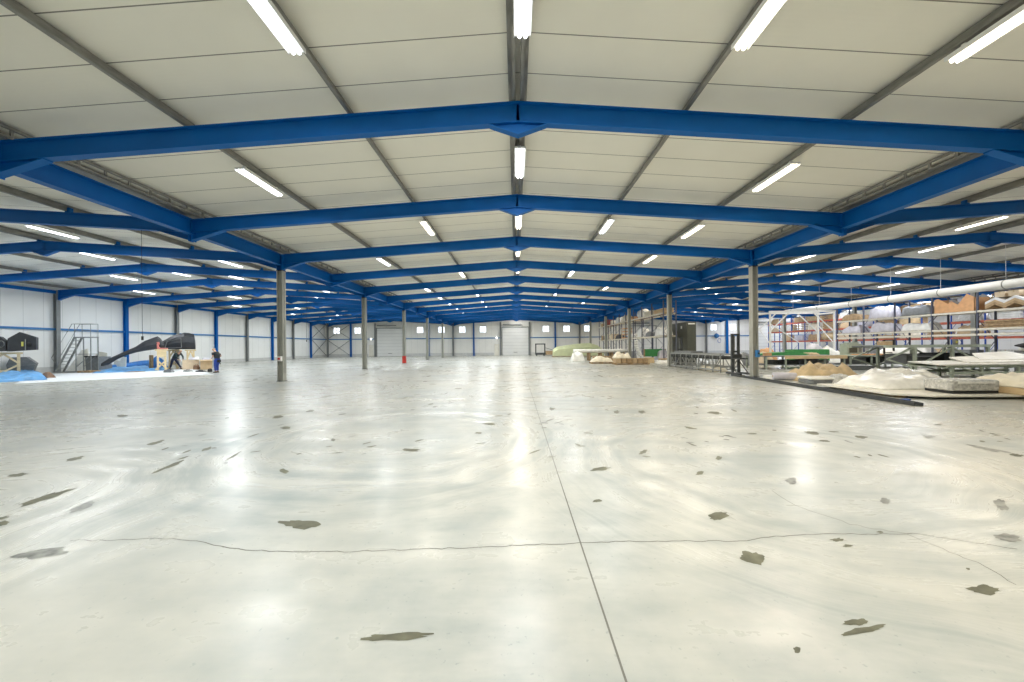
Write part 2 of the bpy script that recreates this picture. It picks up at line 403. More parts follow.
# sectional doors, each with a header rail and two leaf tracks; personnel doors beside two of them
for i, x in enumerate(DOORX):
    d = struct(MB().box(x - 2.4, x + 2.4, YB - .07, YB - .02, 0, 5.2), f'door_{i + 1}', M['doorpanel'])
    MB().box(x - 2.55, x - 2.4, YB - .14, YB, 0, 5.3).build('track', M['greysteel'], d)
    MB().box(x + 2.4, x + 2.55, YB - .14, YB, 0, 5.3).build('track', M['greysteel'], d)
    MB().box(x - 2.55, x + 2.55, YB - .2, YB - .01, 5.2, 5.34).build('header', M['greysteel'], d)
    MB().tube([(x - 2.3, YB - .28, 5.75), (x + 1.2, YB - .28, 5.75)], .11, 10).build('spring_shaft', M['greysteel'], d)
    MB().box(x - .35, x + .35, YB - .12, YB - .07, .55, .62).build('door_handle', M['darksteel'], d)
for i, x in enumerate((-27.0, -3.65)):
    d = struct(MB().box(x - .48, x + .48, YB - .06, YB, .0, 2.2), f'door_{i + 5}', M['whitewarm'])
    fr = MB().box(x - .56, x - .48, YB - .1, YB, 0, 2.28).box(x + .48, x + .56, YB - .1, YB, 0, 2.28).box(x - .56, x + .56, YB - .1, YB, 2.2, 2.28)
    fr.build('door_frame', M['white'], d)
    MB().tube([(x + .38, YB - .06, 1.02), (x + .38, YB - .12, 1.02), (x + .25, YB - .12, 1.02)], .012, 6).build('door_handle', M['greysteel'], d)
    t = thing('wall_lamp', ('round wall lamp glowing above the pale door beside the middle roller door', 'round wall lamp glowing above the pale door in the workers\' aisle')[1 - i], 'lamp', (x, YB - .06, 3.3))
    MB().box(-.12, .12, -.02, .06, -.12, .12).build('back_plate', M['white'], t)
    g = MB(); g.smooth = True; g.tube([(0, -.02, 0), (0, -.06, 0), (0, -.1, 0)], [.13, .12, .05], 12); g.build('diffuser', M['tube_w'], t)

# ------------------------------------------------------------------ blue roof beams
PX = (3.82, 7.5, 10.9)
def roof_beam_parts(root, cleats):
    hw = W - .02; dz = PITCH * hw; zm = (ZB + ZT) / 2
    for s in (-1, 1):
        MB().ibeam((-s * .03, 0, zm + .03 * PITCH), (s * hw, 0, zm - dz), ZT - ZB, .19).build('rafter', M['blue'], root)
        h = MB(); x0, x1 = s * (hw - 1.15), s * (hw - .02)
        za, zb = ZB - PITCH * (hw - 1.15), ZB - PITCH * (hw - .02)
        h.prism([(x0, -.008, za), (x1, -.008, zb), (x1, -.008, 5.54)], (0, .016, 0))
        h.bar((x0, 0, za - .01), (x1, 0, 5.54), .19, .022)
        h.box(min(x1, x1 - s * .025), max(x1, x1 - s * .025), -.1, .1, 5.5, zb + .46)
        h.build('haunch', M['blue'], root)
    g = MB(); zr = ZB - PITCH * .62
    g.prism([(-.62, -.008, zr), (0, -.008, ZB - .27), (.62, -.008, zr), (0, -.008, ZB)], (0, .016, 0))
    g.bar((-.64, 0, zr - .005), (0, 0, ZB - .27), .18, .02); g.bar((.64, 0, zr - .005), (0, 0, ZB - .27), .18, .02)
    g.build('apex_gusset', M['blue'], root)
    for s in (-1, 1):
        for q in (PX[:2] if cleats else ()):
            x = s * q + .2 * cleats - (.055 if cleats else 0); z = ZT - PITCH * q - .01
            MB().box(x - .02, x + .09, -.07, .07, z, z + .17).box(x + .08, x + .13, -.07, .07, z, z + .2).build('purlin_cleat', M['blue'], root)
    if cleats: MB().box(.2 * cleats - .1, .2 * cleats + .1, -.07, .07, ZT - .01, ZT + .14).build('purlin_cleat', M['blue'], root)
KR = {0: range(2, 14), 1: range(1, 14), 2: range(2, 14), 3: range(5, 14)}
proto = None
for i, (cx, nm) in enumerate(AISLES):
    ks = list(KR[i])
    for j, k in enumerate(ks):
        where = f'{ORD[j + 1]} one from the camera' if k < 13 else 'the one against the back wall'
        lab = f'blue steel roof beam spanning the {nm}, {where}'
        if proto is None or (i == 1 and j == 0) or (i == 2 and j == 0):
            proto = thing('roof_beam', lab, 'roof beam', (cx, FY(k), 0), f'blue roof beams of the {nm}'); roof_beam_parts(proto, (-1, 0, 1, 1)[i]); o = proto
        else:
            o = copy_tree(proto); o['label'] = lab; o['group'] = f'blue roof beams of the {nm}'
        o.location = (cx, FY(k) - (.13 if k == 13 else 0), 0)

# valley beams between the aisles, with the gutter on top of each
for x, k0, nm in ((-W, 1, "between the workers' aisle and the middle aisle"), (W, 1, 'between the middle aisle and the storage aisle'), (3 * W, 5, 'between the storage aisle and the far racking aisle')):
    o = MB().ibeam((x, FY(k0), 6.01), (x, YB - .15, 6.01), .54, .26)
    for k in range(k0, 14):
        o.box(x - .12, x + .12, FY(k) - .02 - (.15 if k == 13 else 0), FY(k) + .02 - (.15 if k == 13 else 0), 5.76, 6.26)
    t = tag(o.build('valley_beam', M['blue']), f'long deep blue girder {nm}', 'girder', 'valley girders')
    gt = thing('valley_gutter', f'grey roof gutter along the girder {nm}', 'gutter', (x, 0, 0), 'valley gutters')
    MB().box(-.16, .16, -2, YB - .1, 6.40, 6.5).build('trough', M['purlin'], gt)
    for s in (-1, 1):
        r = MB()
        r.box(s * .5 - .025, s * .5 + .025, -2, YB - .1, 6.30, 6.36).box(s * .5 - .025, s * .5 + .025, -2, YB - .1, 6.50, 6.57)
        y = -1.8
        while y < YB - .3: r.box(s * .5 - .015, s * .5 + .015, y, y + .06, 6.36, 6.5); y += .62
        r.build('edge_rail', M['purlin'], gt)

# purlins
def purlin(x, z, sgn):
    m = MB(); h, f_ = .2, .075
    m.box(x - .006, x + .006, Y0, YB, z, z + h)
    m.box(min(x, x + sgn * f_), max(x, x + sgn * f_), Y0, YB, z, z + .008)
    m.box(min(x, x - sgn * f_), max(x, x - sgn * f_), Y0, YB, z + h - .008, z + h)
    m.box(x + sgn * f_ - .004, x + sgn * f_ + .004, Y0, YB, z, z + .025)
    return m
for i, (cx, nm) in enumerate(AISLES):
    g = f'grey purlins over the {nm}'
    cx += (-.2, 0, .2, .2)[i]
    rx = cx; m = purlin(rx - .13, ZT + .05, 1); m2 = purlin(rx + .13, ZT + .05, -1); m.add(m2.v, m2.f)
    tag(m.build('ridge_purlin', M['purlin']), f'double grey purlin along the ridge of the {nm}', 'purlin', g)
    for s in (-1, 1):
        if i == 3 and s == 1: sides = ''
        side = "workers' side" if s < 0 else ('storage side' if i < 2 else 'wall side')
        for j, q in enumerate(PX):
            if j == 2 and not (i == 0 and s < 0 or i == 3 and s > 0): continue
            z = ZT - PITCH * q + .06
            if j == 2: z -= .02
            tag(purlin(cx + s * q, z, -s).build('purlin', M['purlin']),
                f'grey purlin {ORD[j + 1]} from the ridge, {nm}, {side}', 'purlin', g)

# ------------------------------------------------------------------ columns
def column_parts(root, blue=False, size=.28, ztop=6.27, plate=True):
    s = size / 2; c = M['blue'] if blue else M['column']; zj = ztop if blue else 5.5
    MB().box(-s, -s + .02, -s, s, .02, zj).box(s - .02, s, -s, s, .02, zj).box(-s, s, -.008, .008, .02, zj).build('shaft', c, root)
    if not blue:
        MB().box(-s, -s + .02, -s, s, zj, ztop).box(s - .02, s, -s, s, zj, ztop).box(-s, s, -.008, .008, zj, ztop).build('blue_head', M['blue'], root)
        MB().box(-s - .01, s + .01, -s - .01, s + .01, zj - .03, zj).build('cap_plate', M['darksteel'], root)
    MB().box(-s - .03, s + .03, -s - .03, s + .03, 0, .022).build('base_plate', M['darksteel'] if not blue else c, root)
for x, ks, nm in ((-W, (1, 3, 5, 7, 9, 11), "workers' side of the middle aisle"), (W, (1, 3, 5, 7, 9, 11), 'storage side of the middle aisle'), (3 * W, (5, 7, 9, 11), 'row behind the white pipe duct')):
    for j, k in enumerate(ks):
        ex = ' with red foot' if (x < 0 and k == 7) else ''
        lab = f'grey steel column{ex}, {ORD[j + (1 if x > 20 else 0)]} from the camera, {nm}'
        if k == 1: lab = f'grey steel column level with the camera, {nm}'
        o = thing('steel_column', lab, 'column', (x, FY(k) - (.3 if k == 1 else 0), 0), 'grey columns, ' + nm)
        column_parts(o)
        if ex: MB().box(-.16, .16, -.16, -.14, .02, .75).box(.145, .165, -.16, .16, .02, .75).build('foot_guard', M['red'], o)
        if x < 0 and k in (3, 5, 7):
            MB().tube([(.19, -.05, .4), (.19, -.05, 5.4)], .018, 6).build('conduit', M['greysteel'], o)
# wall columns
for k in range(3, 13):
    b = k % 2 == 0
    o = thing('wall_column', f'{"blue" if b else "grey"} wall column {ORD[k - 2]} along the white wall behind the workers', 'column', (XL + .05, FY(k), 0), 'columns along the outer wall')
    column_parts(o, True, .25)
    if not b:
        for ch in o.children: ch.data.materials[0] = M['wallcol']
BC = [(-35.0, 0, 'at the corner of the workers\' aisle'), (-30.7, 1, 'between the two windows at the corner'), (-26.2, 0, 'on the corner side of the workers\' roller door'), (-20.9, 0, 'on the middle side of the workers\' roller door'),
      (-16.3, 1, 'between windows of the workers\' aisle'), (-W, 0, "where the workers' aisle meets the middle aisle"), (-7.9, 1, 'between the two windows of the middle aisle'),
      (-2.95, 0, "on the workers' side of the middle roller door"), (2.45, 0, 'on the storage side of the middle roller door'), (7.2, 1, 'behind the small dark trolley'), (W, 0, 'where the middle aisle meets the storage aisle'),
      (3 * W, 0, 'beyond the dark olive cabinet'), (39.0, 1, 'between the two windows past the dark olive cabinet'), (44.2, 0, 'beside the roller door behind the storage'), (49.8, 0, 'on the rack side of the far roller door')]
for x, b, nm in BC:
    o = thing('wall_column', f'{"blue" if b else "grey"} column on the back wall {nm}', 'column', (x, YB - .2, 0), 'columns on the back wall')
    column_parts(o, True, .26, 6.2)
    if not b:
        for ch in o.children: ch.data.materials[0] = M['wallcol']
# crossed bracing rods at the far corner
def brace(a, b, c, d, lab):
    m = MB().tube([a, b], .035, 6).tube([c, d], .035, 6)
    tag(m.build('wind_brace', M['darksteel']), lab, 'brace', 'crossed wind braces in the far corner')
xw, ya, yb = XL + .09, FY(12) + .13, YB - .15
brace((xw, ya, .3), (xw, yb, 3.1), (xw + .06, ya, 3.1), (xw + .06, yb, .3), 'lower dark crossed brace on the long white wall, by the far corner')
brace((xw, ya, 3.4), (xw, yb, 6.0), (xw + .06, ya, 6.0), (xw + .06, yb, 3.4), 'upper dark crossed brace on the long white wall, by the far corner')
brace((-34.88, YB - .3, .3), (-30.82, YB - .3, 3.1), (-34.88, YB - .36, 3.1), (-30.82, YB - .36, .3), 'lower dark crossed brace on the back wall, under the corner window')
brace((-34.88, YB - .3, 3.4), (-30.82, YB - .3, 6.0), (-34.88, YB - .36, 6.0), (-30.82, YB - .36, 3.4), 'upper dark crossed brace on the back wall, across the corner window')

# ------------------------------------------------------------------ tube lamps
def lamp_proto(key):
    root = thing('tube_lamp', 'lamp', 'lamp')
    MB().box(-.15, .15, -.84, .84, 0, .05).box(-.15, -.14, -.84, .84, -.03, 0).box(.14, .15, -.84, .84, -.03, 0).box(-.03, .03, -.7, -.64, .05, .16).box(-.03, .03, .64, .7, .05, .16).build('housing', M['white'], root)
    for s in (-1, 1):
        t = MB(); t.smooth = True
        t.tube([(s * .05, -.82, -.03), (s * .05, .82, -.03)], .03, 8).build('tube', M[key], root)
    ld = bpy.data.lights.new('lamp_light', 'AREA'); ld.shape = 'RECTANGLE'; ld.size = .17; ld.size_y = 1.62
    ld.color = {'tube_w': (1.0, .985, .95), 'tube_c': (.92, .97, 1.0), 'tube_y': (1.0, .90, .74), 'tube_b': (.86, .91, 1.0)}[key]
    ld.energy = WATT * {'tube_w': 1, 'tube_c': 1.15, 'tube_y': 1, 'tube_b': 1.35}[key]
    lo = bpy.data.objects.new('lamp_light', ld); COL.objects.link(lo); lo.parent = root; lo.location = (0, 0, -.065)
    return root
protos = {}
def inview(x, y, z):
    if y < .5: return False
    return -5 < VPX + (x - CX) * F / y < 1029 and VPY - (z - EYE) * F / y > -20
def lamp_row(cx, nm, off, bays, keyf, rowname):
    n = h = 0
    q = abs(off)
    zp = ZT - PITCH * q + (.05 if q < 1 else .06) - .155
    for b in bays:
        y = FY(b) + SP / 2 - (.25 if b == 0 else 0); x = cx + off + (.07 if off == 0 and cx == 0 else 0)
        if cx: x += math.copysign(.2, cx)
        key = keyf(b)
        if inview(x, y + .9, zp):
            n += 1; lab = f'lit tube lamp, {nm}, {rowname} row, {ORD[n]} from the camera'
        else:  # outside the frame: unseen lamps put in for the light they give
            h += 1; lab = f'unseen lit tube lamp beside the camera, {nm}, {rowname} row' + (', the next one' if h > 1 else '')
        if key not in protos: protos[key] = o = lamp_proto(key)
        else: o = copy_tree(protos[key])
        o.location = (x, y, zp); o['label'] = lab; o['group'] = f'tube lamps of the {nm}'
WK, ST = "workers' side", 'storage side'
cool = lambda b: 'tube_c'
lamp_row(0, 'middle aisle', 0, range(-1, 13), lambda b: 'tube_c' if b < 2 else ('tube_y' if b in (2, 3, 4) else 'tube_w'), 'ridge')
lamp_row(0, 'middle aisle', -3.82, (-1, 0, 2, 4, 6, 7, 8, 10, 11), lambda b: 'tube_y' if b in (2, 4) else 'tube_c', 'inner ' + WK)
lamp_row(0, 'middle aisle', -7.5, (-1, 1, 3, 5, 6, 7, 8, 9, 10), cool, 'outer ' + WK)
lamp_row(0, 'middle aisle', 3.82, (-1, 0, 2, 4, 6, 8, 10), lambda b: 'tube_y' if b < 2 else 'tube_c', 'inner ' + ST)
lamp_row(0, 'middle aisle', 7.5, (-1, 0, 1, 2, 3, 5, 7, 9, 11), lambda b: 'tube_y' if b < 6 else 'tube_w', 'outer ' + ST)
a = "workers' aisle"
lamp_row(-2 * W, a, 7.5, (3, 5, 7, 9, 11), cool, 'outer middle side')
lamp_row(-2 * W, a, 3.82, (0, 2, 4, 6, 8, 10), cool, 'inner middle side')
lamp_row(-2 * W, a, 0, (1, 3, 4, 5, 7, 9, 11), cool, 'ridge')
lamp_row(-2 * W, a, -3.82, (2, 4, 6, 8, 10), cool, 'inner wall side')
lamp_row(-2 * W, a, -7.5, (3, 5, 7, 9, 11), cool, 'outer wall side')
a = 'storage aisle'
ky = lambda b: 'tube_y' if b % 3 else 'tube_w'
lamp_row(2 * W, a, -7.5, (3, 5, 7, 9, 11), ky, 'outer middle side')
lamp_row(2 * W, a, -3.82, (0, 2, 4, 6, 8, 10), ky, 'inner middle side')
lamp_row(2 * W, a, 0, (1, 3, 4, 5, 7, 9, 11), lambda b: 'tube_w', 'ridge')
lamp_row(2 * W, a, 3.82, (2, 4, 6, 8, 10), lambda b: 'tube_b', 'inner rack side')
lamp_row(2 * W, a, 7.5, (3, 5, 7, 9, 11), lambda b: 'tube_b', 'outer rack side')
a = 'far racking aisle'  # mostly hidden rows, filled up with added lamps to brighten the dark racking
lamp_row(4 * W, a, 0, (4, 5, 6, 7, 8, 9, 10, 11, 12), lambda b: 'tube_b', 'ridge')
lamp_row(4 * W, a, -3.82, (5, 7, 9, 11), lambda b: 'tube_b', 'inner storage side')
lamp_row(4 * W, a, 3.82, (4, 6, 8, 10, 12), lambda b: 'tube_b', 'inner wall side')
lamp_row(4 * W, a, -7.5, (6, 8, 10, 12), lambda b: 'tube_b', 'outer storage side')


# ================================================================== loads and goods: builders
def ring(c, hw, hz, n=14, e=2.6, ax=(0, 1, 0)):
    """superellipse ring round c, half width hw along ax and half height hz"""
    ax = Vector(ax); out = []
    for j in range(n):
        a = 2 * math.pi * j / n
        ct, st = math.cos(a), math.sin(a)
        out.append(Vector(c) + ax * (hw * math.copysign(abs(ct) ** (2 / e), ct)) + Vector((0, 0, hz * math.copysign(abs(st) ** (2 / e), st))))
    return out
def mound(wd, dp, h, seed, nx=18, ny=12, rough=.35, edge=.04, flat=2.5):
    """crumpled sheet over a low pile: closed body standing on z = 0"""
    m = MB(); m.smooth = True; vs = []
    for j in range(ny + 1):
        for i in range(nx + 1):
            u, v = -1 + 2 * i / nx, -1 + 2 * j / ny
            b = max(0, 1 - abs(u) ** flat) ** .55 * max(0, 1 - abs(v) ** flat) ** .55
            p = Vector((u * wd * .9 + seed, v * dp * .9 + seed * 2, seed))
            k = 1 + rough * (noise.noise(p * 1.1) + .6 * noise.noise(p * 2.7) + .35 * noise.noise(p * 6))
            x = u * wd / 2 * (1 + .06 * noise.noise(p * 1.7 + Vector((9, 0, 0))))
            y = v * dp / 2 * (1 + .06 * noise.noise(p * 1.7 + Vector((0, 9, 0))))
            vs.append((x, y, edge + max(0, b * k) * (h - edge)))
    n = nx + 1
    fs = [(j * n + i, j * n + i + 1, (j + 1) * n + i + 1, (j + 1) * n + i) for j in range(ny) for i in range(nx)]
    rim = [i for i in range(n)] + [j * n + nx for j in range(1, ny + 1)] + [ny * n + i for i in range(nx - 1, -1, -1)] + [j * n for j in range(ny - 1, 0, -1)]
    b = len(vs); vs += [(vs[i][0], vs[i][1], 0) for i in rim]; k = len(rim)
    fs += [(rim[i], b + i, b + (i + 1) % k, rim[(i + 1) % k]) for i in range(k)] + [tuple(range(b, b + k))[::-1]]
    return m.add(vs, fs)
def pallet_mesh(wd, dp, h=.14):
    m = MB(); n = max(3, int(wd / .22))
    for i in range(n):
        x = -wd / 2 + (wd - .1) * i / (n - 1)
        m.box(x, x + .1, -dp / 2, dp / 2, h - .022, h)
    for y in (-dp / 2, -.05, dp / 2 - .1):
        m.box(-wd / 2, wd / 2, y, y + .1, h - .044, h - .022)
        for x in (-wd / 2, -.07, wd / 2 - .14): m.box(x, x + .14, y, y + .1, .02, h - .044)
        m.box(-wd / 2, wd / 2, y, y + .1, 0, .02)
    return m
def pallet(loc, wd, dp, label, rz=0, group='timber pallets on the floor'):
    o = pallet_mesh(wd, dp).build('pallet', M['timber']); o.location = loc; o.rotation_euler.z = rz
    return tag(o, label, 'pallet', group)
def carton(loc, wd, dp, h, label, m='card', open_=False, group=None, rz=0):
    t = thing('carton', label, 'box', loc, group, rz)
    b = MB(); k = .012
    if open_:
        b.box(-wd / 2, wd / 2, -dp / 2, dp / 2, 0, k).box(-wd / 2, wd / 2, -dp / 2, -dp / 2 + k, 0, h).box(-wd / 2, wd / 2, dp / 2 - k, dp / 2, 0, h)
        b.box(-wd / 2, -wd / 2 + k, -dp / 2, dp / 2, 0, h).box(wd / 2 - k, wd / 2, -dp / 2, dp / 2, 0, h)
        b.build('box_body', M[m], t)
        for s in (-1, 1):
            MB().prism([(-wd / 2, s * dp / 2, h), (wd / 2, s * dp / 2, h), (wd / 2 - .05, s * (dp / 2 + dp * .28), h - dp * .12), (-wd / 2 + .04, s * (dp / 2 + dp * .28), h - dp * .12)], (0, 0, .01)).build('flap', M[m], t)
    else:
        b.box(-wd / 2, wd / 2, -dp / 2, dp / 2, 0, h).build('box_body', M[m], t)
        MB().box(-wd / 2 - .002, wd / 2 + .002, -.03, .03, h - .1, h + .003).build('tape', M['card2'] if m == 'card' else M['card'], t)
    return t
def bundle(loc, wd, dp, h, seed, label, m, group=None, rz=0, rough=.35, name='wrapped_bundle', cat='bundle', flat=3.5):
    o = mound(wd, dp, h, seed, rough=rough, flat=flat).build(name, M[m]); o.location = loc; o.rotation_euler.z = rz
    return tag(o, label, cat, group)
def roll(loc, d, r, label, m, group=None, name='material_roll'):
    """rolled sheet: a spiral lip and a hollow core, lying along d"""
    t = thing(name, label, 'roll', loc, group); d = Vector(d); b = MB(); b.smooth = True
    c = Vector((0, 0, r)); b.tube([c - d / 2, c - d * .49, c + d * .49, c + d / 2], [r * .93, r, r, r * .93], 14)
    b.build('roll_body', M[m], t)
    MB().tube([c - d * .515, c + d * .515], r * .25, 10).build('core', M['card'], t)
    return t
def boards(loc, wd, dp, h, n, label, m, group=None, name='board_stack', cat='stack of boards', rz=0):
    b = MB()
    for i in range(n):
        z = h * i / n; jx, jy = R.uniform(-.04, .04), R.uniform(-.03, .03)
        b.box(-wd / 2 + jx, wd / 2 + jx, -dp / 2 + jy, dp / 2 + jy, z, z + h / n * .85)
        if i: b.box(-wd / 3, -wd / 3 + .08, -dp / 2 + .06, dp / 2 - .06, z - h / n * .15, z); b.box(wd / 3, wd / 3 + .08, -dp / 2 + .06, dp / 2 - .06, z - h / n * .15, z)
    o = b.build(name, M[m]); o.location = loc; o.rotation_euler.z = rz
    return tag(o, label, cat, group)

# ================================================================== racks
def rack(name, label, x0, dp, ys, ztop, levels, mu, mb, bw=.12):
    """long rack: braced upright frames at each y, pairs of beams on every level; front face at x0, depth dp away from the aisle"""
    t = thing(name, label, 'rack', (x0, ys[0], 0))
    for y in ys:
        u = MB(); q = y - ys[0]
        for x in (0, dp): u.box(x - .05, x + .05, q - .04, q + .04, .012, ztop); u.box(x - .09, x + .09, q - .08, q + .08, 0, .012)
        n = max(2, int(ztop / 1.3)); z = .3
        for i in range(n):
            z2 = .3 + (ztop - .6) * (i + 1) / n
            u.bar((0, q, z), (dp, q, z2), .03, .03) if i % 2 == 0 else u.bar((dp, q, z), (0, q, z2), .03, .03)
            z = z2
        u.build('upright_frame', M[mu], t)
    for ya, yb in zip(ys, ys[1:]):
        for z in levels:
            for x in (-.055, dp + .055):
                MB().box(x - .025, x + .025, ya - ys[0] + .04, yb - ys[0] - .04, z - bw, z).build('beam', M[mb], t)
            b = MB(); n = 5                                  # deck slats laid across the two beams
            for i in range(n):
                q = ya - ys[0] + .15 + (yb - ya - .4) * i / (n - 1)
                b.box(-.08, dp + .08, q, q + .1, z, z + .02)
            b.build('deck', M['timber'], t)
    return t
def load(kind, x, y, z, wd, ln, h, seed, lab, grp, colour=None):
    """one thing lying on a rack deck: wd across the rack, ln along it"""
    if kind == 'carton': return carton((x, y, z), wd, ln, h, lab, colour or 'card', seed % 3 == 0, grp)
    if kind == 'bundle': return bundle((x, y, z), wd, ln, h, seed * 1.7, lab, colour or 'film', grp, flat=9, rough=.28)
    if kind == 'roll': return roll((x, y, z), (0, ln, 0), h / 2, lab, colour or 'film', grp)
    if kind == 'boards': return boards((x, y, z), wd, ln, h, 4, lab, colour or 'board', grp)
    if kind == 'crate':
        t = thing('timber_crate', lab, 'crate', (x, y, z), grp); b = MB()
        for k in range(4):
            zz = .05 + (h - .14) * k / 3.0
            for sx in (-1, 1): b.box(sx * wd / 2 - .012, sx * wd / 2 + .012, -ln / 2, ln / 2, zz, zz + .09)
            for sy in (-1, 1): b.box(-wd / 2, wd / 2, sy * ln / 2 - .012, sy * ln / 2 + .012, zz, zz + .09)
        b.box(-wd / 2, wd / 2, -ln / 2, ln / 2, 0, .05); b.build('slats', M[colour or 'orange'], t)
        p = MB()
        for sx in (-1, 1):
            for sy in (-1, 1): p.box(sx * (wd / 2 - .05) - .035, sx * (wd / 2 - .05) + .035, sy * (ln / 2 - .05) - .035, sy * (ln / 2 - .05) + .035, 0, h)
        p.build('corner_post', M['wood'], t); return t
KN = {'carton': 'carton', 'bundle': 'wrapped bundle', 'roll': 'roll', 'boards': 'board stack', 'crate': 'slatted crate'}
CN = {'card': 'brown', 'card2': 'pale brown', 'film': 'white', 'tan': 'cream', 'lilac': 'lilac-grey', 'orange': 'orange', 'board': 'tan', 'bubble': 'grey', 'kraft': 'golden brown', 'black': 'black', 'rust': 'red-brown', 'midgrey': 'dark grey', 'timber': 'weathered', 'white': 'white', 'palegreen': 'pale green'}
# --- rack behind the storage-side columns of the middle aisle
ys = [35.0 + 3.0 * i for i in range(10)]
rack('cantilever_rack', 'tall slate rack with cream beams behind the storage-side columns', 14.0, 1.2, ys, 5.9, [2.55, 4.75], 'racknavy', 'cream', .14)
i = 0
LO = [(2.57, 36.5, 'bundle', 'film', 2.2, .75), (2.57, 39.6, 'bundle', 'midgrey', 1.6, .5), (2.57, 42.2, 'bundle', 'film', 1.9, .9), (2.57, 45.4, 'roll', 'film', 1.8, .55), (2.57, 48.6, 'crate', 'orange', 1.4, 1.35),
      (2.57, 51.4, 'bundle', 'black', 2.2, .55), (2.57, 54.3, 'carton', 'card2', 1.0, .8), (2.57, 57.3, 'bundle', 'tan', 1.7, .8), (2.57, 60.3, 'carton', 'card', 1.4, .7),
      (4.77, 36.4, 'boards', 'board', 2.4, .45), (4.77, 39.5, 'boards', 'tan', 2.2, .55), (4.77, 42.3, 'roll', 'white', 1.5, 1.0), (4.77, 45.5, 'boards', 'orange', 2.2, .4), (4.77, 48.5, 'bundle', 'tan', 2.0, .8),
      (4.77, 51.5, 'bundle', 'film', 2.0, .75), (4.77, 54.4, 'carton', 'tan', 1.2, .6), (4.77, 57.5, 'carton', 'rust', 1.2, .9), (4.77, 60.4, 'boards', 'board', 2.0, .5),
      (0, 37.0, 'bundle', 'lilac', 1.8, 1.0), (0, 47.0, 'bundle', 'midgrey', 1.8, .9), (0, 50.0, 'bundle', 'lilac', 1.8, 1.0), (0, 53.2, 'carton', 'midgrey', 1.3, .9), (0, 56.5, 'bundle', 'midgrey', 1.6, 1.0)]
for z, y, k, c, ln, h in LO:
    i += 1; bay = int((y - 35) / 3) + 1
    lv = {0: 'floor under', 2.57: 'middle deck of', 4.77: 'top deck of'}[z]
    load(k, 14.6, y, z, 1.0, ln, h, i, f'{CN[c]} {KN[k]}, {lv} the slate rack, {ORD[bay]} bay from the camera', 'goods on the slate rack', c)
# --- white-beamed rack under the duct, in front of the columns of the storage aisle
ys = [19.3, 22.0, 24.7, 27.4, 30.1, 32.8, 35.5]
rack('cantilever_rack', 'tall dark rack with cream beams under the white pipe duct', 31.0, 1.2, ys, 4.95, [2.2, 2.55, 3.75], 'racknavy', 'cream', .13)
LO = [(2.57, 20.6, 'bundle', 'black', 2.2, .6), (2.57, 23.3, 'boards', 'timber', 2.3, .5), (2.57, 28.7, 'bundle', 'film', 2.2, .55), (2.57, 31.4, 'bundle', 'lilac', 2.0, .75), (2.57, 34.2, 'bundle', 'lilac', 2.0, .6),
      (3.77, 28.7, 'bundle', 'midgrey', 2.2, .7), (3.77, 31.5, 'bundle', 'lilac', 2.0, .95), (3.77, 34.2, 'bundle', 'timber', 2.0, .5), (0, 25.9, 'carton', 'midgrey', 1.3, 1.1), (0, 28.8, 'bundle', 'film', 2.0, 1.2), (0, 31.5, 'bundle', 'midgrey', 2.0, 1.2), (0, 34.0, 'carton', 'film', 1.5, 1.3), (0, 23.2, 'bundle', 'lilac', 1.8, .9)]
for z, y, k, c, ln, h in LO:
    i += 1; bay = int((y - 19.3) / 2.7)
    lv = {0: 'floor under', 2.57: 'lower decks of', 3.77: 'top deck of'}[z]
    load(k, 31.6, y, z, 1.0, ln, h, i, f'{CN[c]} {KN[k]}, {lv} the dark rack, {ORD[bay]} bay in view', 'goods on the dark rack under the duct', c)
# tan box with a jagged top edge on the top deck
t = thing('jagged_box', 'large tan box with a jagged open top on the dark rack', 'box', (31.55, 26.05, 3.77), 'goods on the dark rack under the duct')
def jag(x): return [(x, -1.15, 0), (x, 1.2, 0), (x, 1.2, 1.0), (x, .95, 1.05), (x, .35, .62), (x, .15, .8), (x, -.25, .5), (x, -.75, 1.2), (x, -1.15, .95)]
MB().prism(jag(-.55), (.02, 0, 0)).build('front_board', M['orange'], t)
MB().prism(jag(.52), (.02, 0, 0)).build('back_board', M['greysteel'], t)
MB().box(-.53, .52, -1.15, -1.13, 0, .92).build('end_board', M['orange'], t)
MB().box(-.53, .52, 1.18, 1.2, 0, .98).build('end_board', M['orange'], t)
MB().box(-.53, .52, -1.13, 1.18, 0, .02).build('bottom_board', M['board'], t)
# zigzag profile sheets with blocks on them
t = thing('zigzag_sheet_stack', 'stack of white-edged zigzag sheets on the dark rack beside the jagged box', 'stack of sheets', (31.55, 23.1, 3.77), 'goods on the dark rack under the duct')
zz = [1.25, .75, .3, -.2, -.7, -1.25]
for k, mm in ((0, 'timber'), (1, 'card'), (2, 'white')):
    b = MB()
    for (ya, yb), up in zip(zip(zz, zz[1:]), (1, 0, 1, 0, 1)):
        za, zb = (.15, .42) if up else (.42, .15)
        o_ = .16 * k + .02
        b.prism([(-.5, ya, za + o_ - .15), (-.5, yb, zb + o_ - .15), (-.5, yb, zb + o_), (-.5, ya, za + o_)], (1.0, 0, 0))
    b.build('zigzag_sheet', M[mm], t)
for k, y in enumerate((.62, -.05, -.75)):
    carton((31.6, 23.1 + y, 4.53), .8, .5, .34, f'{ORD[k + 1]} beige block from the jagged box, on top of the zigzag sheets', 'card2', False, 'beige blocks on the zigzag sheets')
